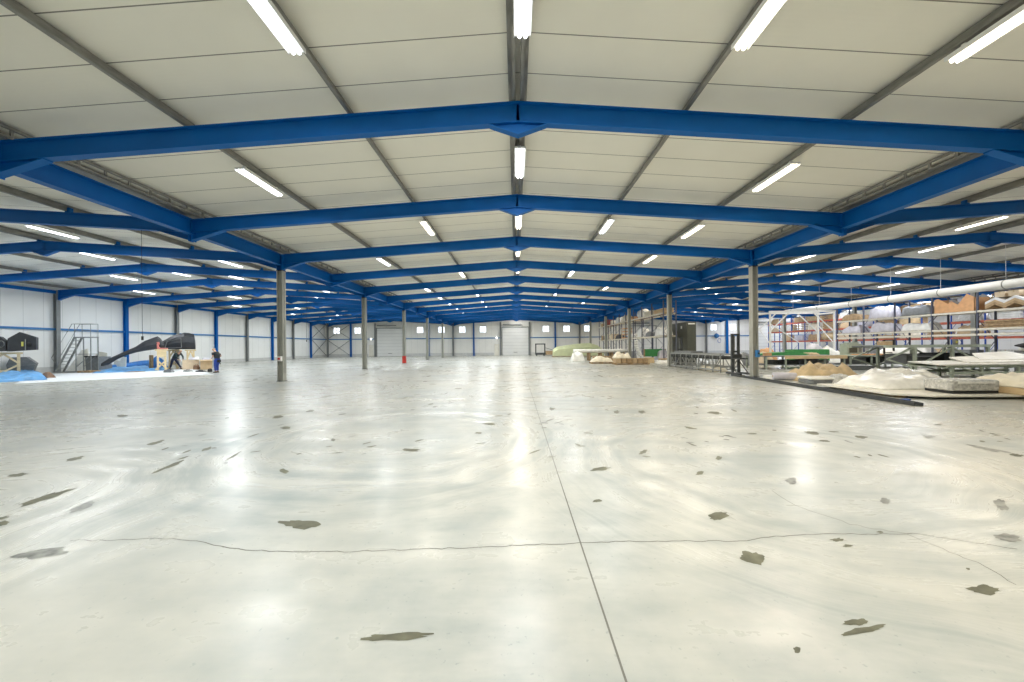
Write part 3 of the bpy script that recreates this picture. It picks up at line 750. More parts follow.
# --- blue and red pallet racking of the far aisle
ys = [27.0 + 2.75 * k for k in range(15)]
rack('pallet_rack', 'long blue pallet racking with red-brown beams in the far racking aisle', 45.0, 1.1, ys, 5.9, [2.15, 3.75, 5.1], 'rackblue', 'rust', .2)
kk = ['bundle', 'carton', 'boards', 'carton', 'bundle', 'crate', 'roll']; cc = ['tan', 'card', 'timber', 'card2', 'film', 'timber', 'lilac', 'kraft', 'bubble']
for bay in range(14):
    for lv, z in enumerate((0, 2.17, 3.77, 5.12)):
        if (bay * 3 + lv * 5) % 11 == 0 or lv == 0 and bay % 2: continue
        i += 1; k = kk[(bay * 5 + lv * 3) % 7]; c = cc[(bay * 4 + lv * 7) % 9]
        if k == 'crate': c = 'timber'
        load(k, 45.55, ys[bay] + 1.38, z, .95, 1.7 + .6 * R.random(), .6 + .5 * R.random(), i,
             f'{CN[c]} {KN[k]}, {["under", "lower deck of", "middle deck of", "top deck of"][lv]} the blue racking, {ORD[bay + 1]} bay from camera', 'goods on the blue racking', c)

# ================================================================== white pipe duct
t = thing('pipe_duct', 'long white fabric pipe duct hanging over the storage racks', 'duct', (26.0, 0, 4.68))
b = MB(); b.smooth = True; b.tube([(0, 6, 0), (0, 20, 0), (0, 35.4, 0)], .24, 20); b.build('duct_body', M['white'], t)
b = MB(); b.smooth = True; b.tube([(0, 35.38, 0), (0, 35.46, 0)], [.25, .25], 20); b.build('end_cap', M['greysteel'], t)
for k in range(10):
    y = 7.5 + 3.0 * k
    b = MB(); b.smooth = True
    b.tube([(0, y, 0), (0, y + .05, 0)], .247, 20); b.build('band', M['greysteel'], t)
    zc = roofz(26.0, ZC) - 4.68
    MB().tube([(0, y + .02, .24), (0, y + .02, zc)], .008, 6).build('hanging_wire', M['white'], t)

# ================================================================== tall cabinet, gantry, jib
t = thing('olive_cabinet', 'tall dark olive cabinet standing past the slate rack', 'cabinet', (15.95, 34.4, 0))
MB().box(0, .85, .0, 4.4, .1, 3.78).build('body', M['olive'], t)
MB().box(.05, .80, .05, 4.35, 0, .1).build('base', M['rubber'], t)
for k in range(2):
    MB().box(.03 + .41 * k, .41 + .41 * k, -.025, 0, .15, 3.7).build('door', M['olive'], t)
MB().box(.1, .75, -.03, .0, 3.55, 3.68).build('name_plate', M['film'], t)
MB().box(-.03, 0, 1.0, 1.25, 3.2, 3.45).build('vent_cover', M['film'], t)

t = thing('steel_gantry', 'white lattice steel gantry standing before the blue racking', 'gantry', (20.7, 30.0, 0))
def gantry():
    for y in (0, 1.6):
        MB().box(-.055, .055, y - .055, y + .055, 0, 4.2).build('post', M['white'], t)
        MB().box(5.195, 5.305, y - .055, y + .055, 0, 4.2).build('post', M['white'], t)
        MB().box(-.07, 5.32, y - .06, y + .06, 4.2, 4.34).build('top_beam', M['white'], t)
        MB().bar((1.55, y, 4.2), (0, y, 2.7), .08, .08).build('knee_brace', M['white'], t)
        MB().bar((3.5, y, 4.2), (5.25, y, 2.6), .08, .08).build('knee_brace', M['white'], t)
    MB().bar((0, 0, 3.3), (2.4, 0, 1.7), .05, .05).bar((0, 1.6, 3.2), (0, 0, 1.6), .05, .05).bar((5.25, 1.6, 3.2), (5.25, 0, 1.6), .05, .05).build('cross_brace', M['white'], t)
    MB().box(-.08, .08, 0, 1.6, 4.1, 4.2).box(5.17, 5.33, 0, 1.6, 4.1, 4.2).build('side_beam', M['white'], t)
gantry()
t = thing('jib_crane', 'slim blue jib crane with a long flat arm behind the dark olive cabinet', 'crane', (28.7, 50.0, 0))
MB().tube([(0, 0, 0), (0, 0, 5.2)], .16, 12).build('mast', M['blue'], t)
MB().ibeam((.3, 0, 5.2), (-4.3, 0, 5.2), .28, .14).build('jib_arm', M['blue'], t)
MB().box(-2.1, -1.8, -.12, .12, 4.75, 5.06).build('hoist', M['blue'], t)
MB().box(-.35, .35, -.35, .35, 0, .03).build('base_plate', M['blue'], t)
t = thing('hose_reel', 'blue hose reel on the back wall past the dark olive cabinet', 'hose reel', (37.1, YB - .1, 3.3))
b = MB(); b.smooth = True; b.tube([(0, 0, 0), (0, -.25, 0)], .42, 16); b.build('drum', M['blue2'], t)
MB().box(-.06, .06, -.1, .1, -.5, .5).build('bracket', M['greysteel'], t)
b = MB(); b.smooth = True; b.tube([(.3 * math.cos(a) + .5, -.12, -.9 + .4 * math.sin(a)) for a in [k * .5 for k in range(13)]], .035, 6); b.build('hose', M['rackblue'], t)

# ================================================================== storage side, from the back wall forwards
t = thing('trolley', 'dark trolley with an upright frame by the back wall, right of the middle roller door'.replace(', right of', ' near'), 'trolley', (3.3, 63.0, 0))
b = MB()
for x in (0, 1.55): b.box(x - .08, x + .08, -.35, -.25, .2, 2.1).box(x - .08, x + .08, .25, .35, .2, 2.1)
b.box(-.08, 1.63, -.35, -.25, 1.95, 2.12).box(-.08, 1.63, .25, .35, 1.95, 2.12).box(-.1, 1.65, -.4, .4, .2, .5).build('frame', M['darksteel'], t)
MB().box(1.7, 3.2, -.4, .4, .2, .85).build('deck_box', M['timber'], t)
MB().bar((1.6, 0, 1.4), (3.2, 0, .9), .06, .06).build('handle_bar', M['darksteel'], t)
for x in (.15, 1.4, 3.0):
    for y in (-.3, .3):
        b = MB(); b.smooth = True; b.tube([(x, y - .04, .1), (x, y + .04, .1)], .1, 12); b.build('wheel', M['rubber'], t)

pl = pallet((9.5, 56.5, 0), 8.0, 1.6, 'long timber pallet under the pale green board pile')
o = MB()
st = [(0, 1.0, .75), (.08, 1.55, .8), (.25, 1.75, .8), (.5, 2.0, .8), (.72, 2.1, .8), (.88, 1.7, .75), (1, .9, .6)]
o.loft([[Vector((-3.9 + 7.7 * u, -w_, .0)), Vector((-3.9 + 7.7 * u, w_, .0)), Vector((-3.9 + 7.7 * u, w_ * .98, h * .62)), Vector((-3.9 + 7.7 * u, w_ * .6, h * .92)), Vector((-3.9 + 7.7 * u, -w_ * .6, h * .92)), Vector((-3.9 + 7.7 * u, -w_ * .98, h * .62))] for u, h, w_ in st])
o = o.build('covered_pile', M['palegreen']); o.location = (9.5, 56.5, .14); tag(o, 'pale green sheet-covered pile peaked towards the slate rack', 'covered pile')
# white wrapped slab on timber bearers
t = thing('wrapped_slab', 'long white wrapped slab lying on timber bearers beside the slate rack', 'slab', (9.3, 41.0, 0))
b = MB(); b.smooth = True; b.loft([ring((-2.9 + 5.8 * k / 8, 0, 1.06), .75, .2 + .02 * math.sin(k * 2), 14, 4) for k in range(9)]); b.build('slab_body', M['film'], t)
for k in range(5): MB().box(-2.6 + 1.25 * k, -2.45 + 1.25 * k, -.7, .7, 0, .87).build('bearer', M['timber'], t)
bundle((6.5, 39.4, 0), 1.4, 1.1, .8, 3.3, 'crumpled white plastic bag at the end of the wrapped slab', 'film', rough=.4, name='plastic_bag', cat='bag')
boards((9.6, 38.6, 0), 3.2, .8, .55, 4, 'low grey-brown timber stack under the white wrapped slab', 'timber')
pallet((7.7, 33.6, 0), 2.0, 1.1, 'small pallet with cream wrap, beyond the brown paving pallet')
bundle((7.7, 33.6, .14), 1.9, 1.05, .45, 5.2, 'low cream wrapped bundle on the small pallet by the white slab', 'tan')
pallet((9.75, 31.6, 0), 2.9, 1.2, 'wide pallet carrying brown blocks by the third storage-side column')
for k in range(6):
    o = MB()
    for q in range(3): o.box(-.2, .2, -.5, .5, .0 + q * .13, .12 + q * .13)
    o = o.build('block_pile', M['timber'] if k % 3 else M['card']); o.location = (8.6 + .46 * k, 31.6, .14)
    tag(o, f'stack of three brown planks, {ORD[k + 1]} along the wide pallet from the aisle', 'stack of planks', 'plank stacks on the wide pallet')
bundle((9.0, 31.6, .53), 1.4, .95, .5, 8.8, 'crumpled cream paper heap on top of the brown planks', 'tan', rough=.7, name='paper_heap', cat='paper')
# white curved moulding with green and cardboard behind
t = thing('curved_moulding', 'big white curved moulding standing on edge by the slate rack', 'moulding', (13.0, 36.0, 0))
b = MB(); b.smooth = True; pts = []
for k in range(13):
    a = math.pi * (1.0 + .5 * k / 12)
    pts.append((.3 + 1.5 * math.cos(a), 1.9 + 1.8 * math.sin(a)))
pts = [(-1.2, 2.15)] + pts + [(2.2, .12)]
for (xa, za), (xb, zb) in zip(pts, pts[1:]):
    b.prism([(xa, 0, za), (xb, 0, zb), (xb + .02, 0, zb + .14), (xa + .14, 0, za + .02)], (0, .9, 0))
b.build('shell', M['film'], t)
t2 = MB().box(-.2, 2.0, .95, 1.05, .5, 1.25).build('green_board', M['green']); t2.location = (13.0, 36.05, 0)
b = MB().box(-.2, -.1, .9, 1.1, 0, 1.25).box(1.9, 2.0, .9, 1.1, 0, 1.25).build('post', M['timber'], t2)
tag(t2, 'green board on posts behind the white curved moulding', 'board')
carton((12.2, 34.0, 0), .8, .6, .5, 'small brown carton at the foot of the third storage-side column', 'kraft')
carton((14.1, 35.2, 0), .9, .5, .35, 'open brown carton in front of the white curved moulding', 'card', True)
bundle((12.9, 32.6, 0), 1.1, .9, .3, 6.1, 'low white heap of film near the white curved moulding', 'film', name='film_heap', cat='film')

# ---- long steel lattice trestle with rollers
t = thing('roller_trestle', 'long grey steel lattice trestle with rollers beside the storage-side columns', 'trestle', (12.1, 24.25, 0))
t.scale = (1, .84, 1)
for s in (-1, 1):
    b = MB(); x = s * .55
    b.box(x - .04, x + .04, -4.0, 4.0, .98, 1.08).box(x - .04, x + .04, -4.0, 4.0, .1, .18)
    b.build('rail', M['greysteel'], t)
    b = MB()
    for k in range(9): b.box(x - .03, x + .03, -4.0 + k - .03 + (.03 if k == 0 else -.03 if k == 8 else 0), -4.0 + k + .03, .0, .98)
    for k in range(8): b.bar((x, -4 + k, .15), (x, -3 + k, .98), .045, .045) if k % 2 else b.bar((x, -4 + k, .98), (x, -3 + k, .15), .045, .045)
    b.build('lattice', M['greysteel'], t)
for k in range(16):
    b = MB(); b.smooth = True; b.tube([(-.62, -3.75 + .5 * k, .86), (.5, -3.75 + .5 * k, .86)], .1, 10); b.build('roller', M['darksteel'], t)
for k in range(9): MB().box(-.52, .52, -4 + k - .03, -4 + k + .03, .3, .36).build('cross_bar', M['greysteel'], t)
boards((12.1, 26.0, 1.08), .8, 2.6, .12, 2, 'thin stack of dark boards lying on the roller trestle', 'midgrey')
bundle((12.1, 22.9, .0), .85, 2.2, .3, 2.2, 'flat cream bundle on the floor under the roller trestle', 'tan')
# ---- two stackers
def stacker(loc, h, label, rz=0):
    t = thing('stacker', label, 'stacker', loc, 'stackers beside the roller trestle', rz)
    for s in (-1, 1):
        MB().box(s * .16 - .05, s * .16 + .05, -.06, .06, .14, h).build('mast_rail', M['darksteel'], t)
        MB().box(s * .3 - .07, s * .3 + .07, -.95, .25, .07, .16).build('base_leg', M['darksteel'], t)
        for y in (-.85, .18):
            b = MB(); b.smooth = True; b.tube([(s * .3 - .05, y, .075), (s * .3 + .05, y, .075)], .075, 12); b.build('wheel', M['film'], t)
        MB().bar((s * .3, -.6, .13), (s * .2, 0, .75), .035, .035).build('stay', M['darksteel'], t)
    MB().box(-.22, .22, -.05, .05, h - .08, h).box(-.22, .22, -.05, .05, h * .55, h * .55 + .08).build('cross_head', M['darksteel'], t)
    MB().box(-.25, .25, -.14, -.07, .85, 1.1).box(-.2, -.12, -.75, -.1, .85, .92).box(.12, .2, -.75, -.1, .85, .92).build('fork_carriage', M['darksteel'], t)
    MB().tube([(.0, .08, .2), (0, .08, h - .1)], .035, 8).build('lift_cylinder', M['greysteel'], t)
stacker((11.5, 19.4, 0), 2.18, 'black hand stacker with a tall mast beside the first storage-side column')
stacker((12.8, 28.9, 0), 2.25, 'black hand stacker at the far end of the roller trestle, by the column')
# ---- steel channel along the floor
b = MB(); a_, b_ = Vector((11.15, 19.0, 0)), Vector((10.1, 9.3, 0))
d = (b_ - a_).normalized(); n_ = Vector((-d.y, d.x, 0))
for q, z0, z1 in ((-.1, 0, .09), (.1, 0, .09)): b.bar(a_ + n_ * q + Vector((0, 0, .045)), b_ + n_ * q + Vector((0, 0, .045)), .02, .09)
b.bar(a_ + Vector((0, 0, .01)), b_ + Vector((0, 0, .01)), .2, .02)
tag(b.build('steel_channel', M['darksteel']), 'long dark steel channel lying along the edge of the storage floor', 'channel')
# switch box on the column
t = thing('switch_box', 'small blue switch box on the first storage-side column', 'switch box', (W + .03, FY(3) - .30, 1.15))
MB().box(-.065, .065, 0, .16, -.17, .18).build('case', M['blue2'], t); MB().box(-.03, .03, -.04, 0, -.02, .06).build('handle', M['rubber'], t)
t = thing('switch_box', "small red and white switch box on the first workers'-side column", 'switch box', (-W + .03, FY(3) - .26, 1.12))
MB().box(-.09, .09, 0, .12, -.12, .12).build('case', M['white'], t); MB().box(-.05, .05, -.04, 0, -.05, .05).build('handle', M['red'], t)

# ---- work tables
def table(loc, wd, dp, h, label, mtop, mleg, apron=None, legs=4, shelf=True):
    t = thing('work_table', label, 'table', loc)
    MB().box(-wd / 2, wd / 2, -dp / 2, dp / 2, h - .06, h).build('tabletop', M[mtop], t)
    for k in range(legs):
        x = -wd / 2 + .1 + (wd - .2) * k / (legs - 1)
        for y in (-dp / 2 + .1, dp / 2 - .1): MB().box(x - .04, x + .04, y - .04, y + .04, 0, h - .06).build('leg', M[mleg], t)
    if shelf: MB().box(-wd / 2 + .08, wd / 2 - .08, -dp / 2 + .08, dp / 2 - .08, .25, .29).build('undershelf', M['midgrey'], t)
    if apron: MB().box(-wd / 2 + 1.2, wd / 2, -dp / 2 - .03, -dp / 2, h - .2, h + .01).build('front_board', M[apron], t)
    return t
TB = "the tan-fronted work table"
table((18.5, 24.6, 0), 5.2, 2.2, .86, 'long work table with a tan front board, behind the brown wrapped heap', 'midgrey', 'greengrey', 'board', 5)
o = MB(); o.smooth = False
o.loft([[Vector((-1.5 + 3.0 * k / 6, -.5, .0)), Vector((-1.5 + 3.0 * k / 6, .5, .0)), Vector((-1.5 + 3.0 * k / 6, .48, .1 + .12 * math.sin(math.pi * k / 6))), Vector((-1.5 + 3.0 * k / 6, -.48, .1 + .12 * math.sin(math.pi * k / 6)))] for k in range(7)])
o = o.build('green_moulding', M['green']); o.location = (18.0, 25.0, .86); tag(o, f'long green curved panel lying on {TB}', 'panel')
bundle((19.75, 24.8, .86), .9, .6, .18, 1.1, f'yellowish crumpled wrap on {TB}', 'kraft', name='wrap_heap', cat='wrap')
boards((17.5, 24.3, .29), 1.6, .9, .3, 3, f'dark boards on the lower shelf of {TB}', 'darksteel')
carton((19.2, 24.4, .29), .9, .7, .36, f'open grey carton on the lower shelf of {TB}', 'midgrey', True)
roll((20.2, 24.4, .29), (.8, 0, 0), .14, f'white roll on the lower shelf of {TB}', 'film')
carton((16.4, 24.1, .86), .35, .35, .2, f'small orange box on the end of {TB}', 'orange')
t = thing('green_bin', 'big green open-topped bin behind the long green curved panel', 'bin', (21.9, 27.3, 0))
MB().box(-1.3, 1.3, -.04, .0, .35, 1.2).box(-1.3, 1.3, .9, .94, .35, 1.2).box(-1.3, -1.26, 0, .9, .35, 1.2).box(1.26, 1.3, 0, .9, .35, 1.2).box(-1.3, 1.3, 0, .9, .35, .4).build('bin_body', M['green'], t)
for x in (-1.15, 1.15):
    for y in (.1, .8): MB().box(x - .06, x + .06, y - .06, y + .06, 0, .35).build('leg', M['greysteel'], t)
TB2 = 'the pale green work table'
table((24.2, 24.6, 0), 5.6, 2.0, .84, 'wide pale green work table beside the lattice table', 'greengrey', 'greengrey', None, 5)
o = MB().box(-.95, .95, -.4, .4, 0, .03).box(-.9, .85, -.36, .36, .03, .07).build('plywood_sheet', M['orange']); o.location = (23.3, 24.3, .84); o.rotation_euler.z = .1
tag(o, f'orange plywood sheets lying on {TB2}', 'plywood')
t = thing('test_frame', f'upright black rectangular frame standing on {TB2}', 'frame', (24.6, 24.3, .84))
b = MB().box(-.35, -.28, -.04, .04, 0, 1.0).box(.28, .35, -.04, .04, 0, 1.0).box(-.35, .35, -.04, .04, .93, 1.0).box(-.35, .35, -.04, .04, .12, .17); b.build('frame_bars', M['rubber'], t)
MB().box(-.4, -.24, -.25, .25, 0, .04).box(.24, .4, -.25, .25, 0, .04).build('foot', M['rubber'], t)
t = thing('machine_housing', f'grey machine housing with a dark window on {TB2}', 'machine', (22.9, 25.2, .84))
MB().box(-.5, .5, -.3, .3, 0, .75).box(-.35, .35, -.2, .2, .75, .85).build('housing', M['greengrey'], t)
MB().box(-.38, .15, -.315, -.3, .15, .62).build('window_panel', M['olive'], t)
MB().box(.25, .42, -.33, -.3, .2, .6).build('control_panel', M['midgrey'], t)
bundle((25.6, 24.8, .84), 1.7, 1.3, .5, 4.4, f'white plastic heap at the rack end of {TB2}', 'film', name='plastic_heap', cat='plastic')
for k, (x, m_, h) in enumerate(((22.4, 'midgrey', .5), (23.6, 'darksteel', .4), (24.9, 'bubble', .5), (26.0, 'midgrey', .45))):
    carton((x, 24.5, .29), .9, .9, h, f'{CN.get(m_, "black")} tub under {TB2}, {ORD[k + 1]} from the tan-fronted table', m_, True, f'tubs under {TB2}')
for k, (x, y, m_, h) in enumerate(((21.4, 31.6, 'orange', 1.2), (23.2, 28.6, 'lilac', 1.5), (24.5, 28.8, 'film', 1.25), (19.3, 29.0, 'card2', 1.0), (17.6, 28.6, 'midgrey', .9), (16.2, 28.0, 'film', .8))):
    bundle((x, y, 0), 1.5, 1.1, h, k * 2.3 + .7, f'{CN[m_]} wrapped goods on the floor behind the work tables, {["by the gantry post", "behind the grey machine housing", "under the white rack", "behind the green panel", "behind the dark boards", "beyond the roller trestle"][k]}', m_, 'wrapped goods behind the work tables', rough=.2)
# ---- pale green lattice table
t = thing('lattice_table', 'large pale green steel lattice table in front of the dark rack', 'table', (22.2, 19.6, 0))
for y in (0, 2.0):
    MB().box(-2.6, 3.0, y - .07, y + .07, 1.36, 1.5).build('top_beam', M['greengrey'], t)
    for x in (-1.0, 1.0, 2.9): MB().box(x - .06, x + .06, y - .06, y + .06, 0, 1.36).build('leg', M['greengrey'], t)
    b = MB()
    for xa, za, xb, zb in ((-2.5, .75, -1.05, 1.36), (-2.5, .75, -1.0, .25), (-1.0, .3, 1.0, 1.36), (1.0, 1.36, 2.85, .3)): b.bar((xa, y, za), (xb, y, zb), .07, .07)
    b.build('diagonal', M['greengrey'], t)
MB().box(-2.6, 3.0, .07, 1.93, 1.4, 1.46).build('tabletop', M['midgrey'], t)
MB().box(-1.0, 3.0, .05, 1.95, .45, .49).build('undershelf', M['midgrey'], t)
for k, (x, m_, wd, h) in enumerate(((-.2, 'midgrey', 1.4, .5), (1.75, 'darksteel', 1.2, .55))):
    carton((22.2 + x, 20.7, .49), wd, 1.2, h, f'{"dark grey" if k == 0 else "black"} open tub on the lower shelf of the pale green lattice table', m_, True, 'tubs in the lattice table')
b = MB().box(-2.2, 1.9, -.5, .5, 0, .06).box(-2.1, 1.5, -.45, .45, .06, .16).box(-1.4, 1.8, -.4, .4, .16, .26).build('sheet_stack', M['midgrey']); b.location = (20.0, 22.6, 0); tag(b, 'flat stack of dark grey sheets on the floor behind the lattice table', 'stack of sheets')
t = thing('lifting_clamp', 'small lifting clamp with a yellow tag on the pale green lattice table', 'clamp', (23.4, 19.62, 1.5))
MB().box(-.08, .08, -.06, .06, 0, .08).box(-.1, -.06, -.05, .05, .08, .3).box(.06, .1, -.05, .05, .08, .3).build('clamp_body', M['midgrey'], t); MB().box(-.05, .05, -.07, -.06, .08, .2).build('tag', M['yellow'], t)
carton((19.9, 19.9, 1.5), .45, .4, .22, 'brown carton on the end of the pale green lattice table', 'card')

# ---- heaps along the edge of the empty floor
bundle((13.4, 16.2, 0), 2.4, 1.4, .64, 7.7, 'golden brown crumpled wrapped heap behind the white padded slab', 'kraft', rough=.55, name='wrapped_heap', cat='heap')
carton((15.25, 15.3, 0), .7, .5, .32, 'low brown carton at the end of the golden brown heap', 'card')
t = thing('padded_slab', 'white padded slab with a grey edge lying before the golden brown heap', 'slab', (12.45, 14.95, 0), None, -.12)
def slab(b, wd, dp, z0, z1, r=.12):
    rr = []
    for z, i_ in ((z0, .03), (z0 + .03, 0), (z1 - .04, 0), (z1, .05)):
        p = []
        for cx_, cy_, a0 in ((wd / 2 - r, dp / 2 - r, 0), (-wd / 2 + r, dp / 2 - r, 90), (-wd / 2 + r, -dp / 2 + r, 180), (wd / 2 - r, -dp / 2 + r, 270)):
            for q in range(4):
                a = math.radians(a0 + 30 * q); p.append(Vector((cx_ + (r - i_) * math.cos(a), cy_ + (r - i_) * math.sin(a), z)))
        rr.append(p)
    return b.loft(rr)
slab(MB(), 1.5, .95, .0, .17).build('padding', M['midgrey'], t)
slab(MB(), 1.55, 1.0, .17, .27).build('cover', M['film'], t)
roll((12.0, 16.4, 0), (1.0, -.35, 0), .17, 'pinkish white roll lying between the column and the padded slab', 'lilac')
boards((12.6, 17.4, 0), 1.5, .7, .14, 2, 'thin white boards on the floor behind the pinkish white roll', 'film')
boards((12.9, 13.6, 0), 2.2, .5, .09, 2, 'thin tan strips lying in front of the padded slab', 'board')
# pallet board with film-wrapped goods
t = thing('flat_platform', 'long flat cream board platform under the plastic-wrapped goods', 'platform', (12.7, 11.7, 0), None, -.08)
MB().prism([(-1.7, 1.9, .07), (-1.65, -1.0, .07), (-.9, -1.45, .07), (1.5, -1.35, .07), (1.6, 1.9, .07)], (0, 0, .05)).build('board', M['whitewarm'], t)
for x in (-1.3, 0, 1.3): MB().box(x - .1, x + .1, -1.0, 1.7, 0, .07).build('bearer', M['timber'], t)
bundle((12.75, 12.6, .12), 2.3, 1.9, .40, 12.4, 'large white plastic-wrapped pile at the front of the storage area', 'film', rough=.4, name='wrapped_pile', cat='wrapped pile')
bundle((14.3, 13.9, 0), 2.2, 1.7, .62, 15.9, 'white plastic-wrapped hump beyond the flat platform', 'film', rough=.35, name='wrapped_pile', cat='wrapped pile')
bundle((13.0, 14.6, 0), 1.3, .7, .38, 21.5, 'grey sheeting heap between the golden brown heap and the white pile', 'bubble', name='sheeting_heap', cat='heap')
t = thing('bubble_wrapped_box', 'low box in grey bubble wrap on the flat cream platform', 'box', (13.15, 10.95, .12), None, -.05)
b = MB().box(-.62, .62, -.38, .38, .02, .09); b.build('dark_base', M['rubber'], t)
b = MB(); slab(b, 1.35, .82, .09, .40, .1); b.build('wrap', M['bubble'], t)
MB().box(-.5, .5, -.42, -.40, .30, .36).build('tape', M['film'], t)
o = mound(.35, .1, .05, 3.1, 8, 5).build('blue_strap', M['rackblue']); o.location = (10.75, 10.25, 0); o.rotation_euler.z = .3; tag(o, 'short blue strap on the floor before the flat platform', 'strap')
# brown-covered pallet at the edge of the picture
pallet((15.3, 10.7, 0), 2.6, 1.5, 'tan pallet under the cream covered pile at the picture edge')
o = MB().box(-1.3, 1.3, -.72, .72, 0, .18).build('wooden_tray', M['board']); o.location = (15.3, 10.75, .14); tag(o, 'golden wooden tray on the pallet at the picture edge', 'tray')
bundle((15.35, 10.8, .32), 2.75, 1.65, .34, 9.4, 'cream crumpled cover over the golden wooden tray', 'tan', rough=.4, name='dust_cover', cat='cover')
o = mound(2.2, 1.0, .1, 31, 14, 8, .3).build('floor_sheet', M['tan']); o.location = (15.0, 12.6, 0); tag(o, 'cream sheet lying flat behind the golden wooden tray', 'sheet')
# low frame with large white sheets
t = thing('low_frame', 'low pale green frame carrying large white sheets near the lattice table', 'frame', (20.9, 16.8, 0))
for y in (-.8, .8):
    MB().box(-2.2, 2.6, y - .05, y + .05, .22, .32).box(-2.2, 2.6, y - .05, y + .05, .54, .62).build('rail', M['greengrey'], t)
    for x in (-2.0, -.7, .9, 2.5): MB().box(x - .05, x + .05, y - .045, y + .045, 0, .54).build('leg', M['greengrey'], t)
    MB().bar((-1.9, y, .56), (-.75, y, .3), .05, .05).bar((-.6, y, .3), (.85, y, .56), .05, .05).build('diagonal', M['greengrey'], t)
MB().box(-2.2, 2.6, -.75, .75, .50, .54).build('panel', M['greengrey'], t)
carton((19.35, 16.7, .54), .28, .3, .07, 'small orange block under the edge of the white sheets', 'orange')
o = MB()
o.prism([(-2.7, -1.0, .0), (2.8, -1.0, .02), (2.8, 1.1, .1), (-1.9, 1.1, .05)], (0, 0, .05)).prism([(-1.0, -.6, .07), (2.8, -.8, .1), (2.8, 1.0, .34), (.0, 1.0, .24)], (0, 0, .05)).prism([(0, -.2, .16), (2.8, -.4, .2), (2.8, 1.0, .5), (1.0, .9, .42)], (0, 0, .05))
o = o.build('white_sheets', M['film']); o.name = 'white_sheet_stack'; o.location = (20.9, 16.8, .62); tag(o, 'stack of large white sheets sloping up on the low green frame', 'stack of sheets')
o = mound(3.4, .9, .12, 41, 16, 6, .25).build('film_strip', M['film']); o.location = (16.9, 15.6, 0); tag(o, 'white film spread flat on the floor before the lattice table', 'film')
t = thing('black_hoist', 'black hoist unit with a white drum behind the white sheets', 'hoist', (26.6, 19.0, 0))
MB().box(-.5, .5, -.3, .3, 0, 1.15).build('stand', M['midgrey'], t); b = MB(); b.smooth = True; b.tube([(-.1, -.34, 1.25), (-.1, .3, 1.25)], .17, 14); b.build('drum', M['film'], t)
b = MB(); b.smooth = True; b.loft([ring((-.5 + .25 * k, 0, 1.42), .3, .06 + .1 * math.sin(math.pi * k / 4), 12) for k in range(5)]); b.build('cowl', M['rubber'], t)

# ================================================================== the workers' corner
def fairing(name, label, cat, st, Ya, Yb, hd, parts=()):
    """dark moulded shell lofted through stations (px, top, bottom, relative half depth)"""
    t = thing(name, label, cat); b = MB(); p0, p1 = st[0][0], st[-1][0]; rings = []
    dr = P((p0 + p1) / 2, 345, (Ya + Yb) / 2); dr = Vector((dr.x, dr.y, 0)).normalized()
    for px, a_, b_, k in st:
        Y = Ya + (Yb - Ya) * (px - p0) / (p1 - p0)
        A, B = P(px, a_, Y), P(px, b_, Y)
        c = (A + B) / 2; h = max(.03, abs(A.z - B.z) / 2); w_ = hd * k
        # faceted section: narrow crown, full shoulder, tucked base
        sec = [(-.45, 1), (.45, 1), (.85, .55), (1, -.15), (.85, -.85), (.6, -1), (-.6, -1), (-.85, -.85), (-1, -.15), (-.85, .55)]
        rings.append([c + dr * (w_ * q) + Vector((0, 0, h * z)) for q, z in sec])
    b.loft(rings); b.build('shell', M['black'], t)
    return t
ft = fairing('moulded_fairing', 'black moulded fairing with a long drooping tail on wooden trestles', 'fairing',
             [(101, 363.5, 366, .25), (104, 361.5, 366, .35), (109, 358.5, 364.5, .4), (118, 354.5, 359, .5), (127, 350.5, 355, .6), (136, 346.5, 352.5, .7), (142, 342.5, 351.3, .85), (145, 340.8, 350.8, .95), (151, 338.6, 350.0, 1), (157.5, 336.3, 349.0, 1), (160.5, 338.6, 348.6, 1), (163.5, 342.5, 348.4, .9)], 27.3, 29.0, .75)
def fp(px, py, Y, off): return P(px, py, Y) + Vector((0, off, 0))
c = P(157.5, 348.6, 28.7)
b = MB(); y = -1.0
b.prism([P(156.6, 342.2, 28.3), P(158.6, 342.0, 28.3), P(159.2, 344, 28.3), P(158.2, 346, 28.3), P(159.4, 347.8, 28.3), P(167.5, 348.0, 28.3), P(167.5, 349.1, 28.3), P(157.0, 349.0, 28.3)], (0, .05, 0))
o = b.build('edge_strip', M['pink'], ft); o['label'] = 'salmon pink L-shaped strip'
b = MB(); q = P(154.5, 344, 28.3); b.smooth = True; b.tube([q, q + Vector((0, .3, 0))], .14, 12); b.build('port', M['rubber'], ft)
q = P(156, 343.8, 28.3); MB().box(q.x - .06, q.x + .06, q.y, q.y + .3, q.z - .07, q.z + .07).build('label_patch', M['yellow'], ft)
big = fairing('moulded_cowl', 'large black moulded cowl on trestles behind the bending worker', 'cowl',
              [(158, 344.5, 349, .7), (164, 340.5, 349.2, .85), (170, 337.2, 349.2, .95), (176, 334.8, 349.2, 1), (182, 333.6, 349.2, 1), (184, 332.8, 349.2, 1), (189, 333.2, 349.2, 1), (194, 334.5, 349.2, .95), (195.2, 341, 349.2, .8)], 30.4, 31.6, .95)
A = P(166, 344, 29.8)
b = MB(); A, B, C_, D = P(167, 341.5, 30.05), P(181, 338.5, 30.42), P(181.5, 347.5, 30.42), P(165, 347.8, 30.0)
for p_, q_ in ((A, B), (B, C_), (C_, D), (D, A)): b.bar(p_, q_, .04, .04)
b.build('panel_outline', M['midgrey'], big)
def turned(px0, px1, Y):
    c_ = P((px0 + px1) / 2, 350, Y); rz = math.atan2(-c_.x, Y)
    return (px1 - px0) * Y / F * math.cos(rz), rz
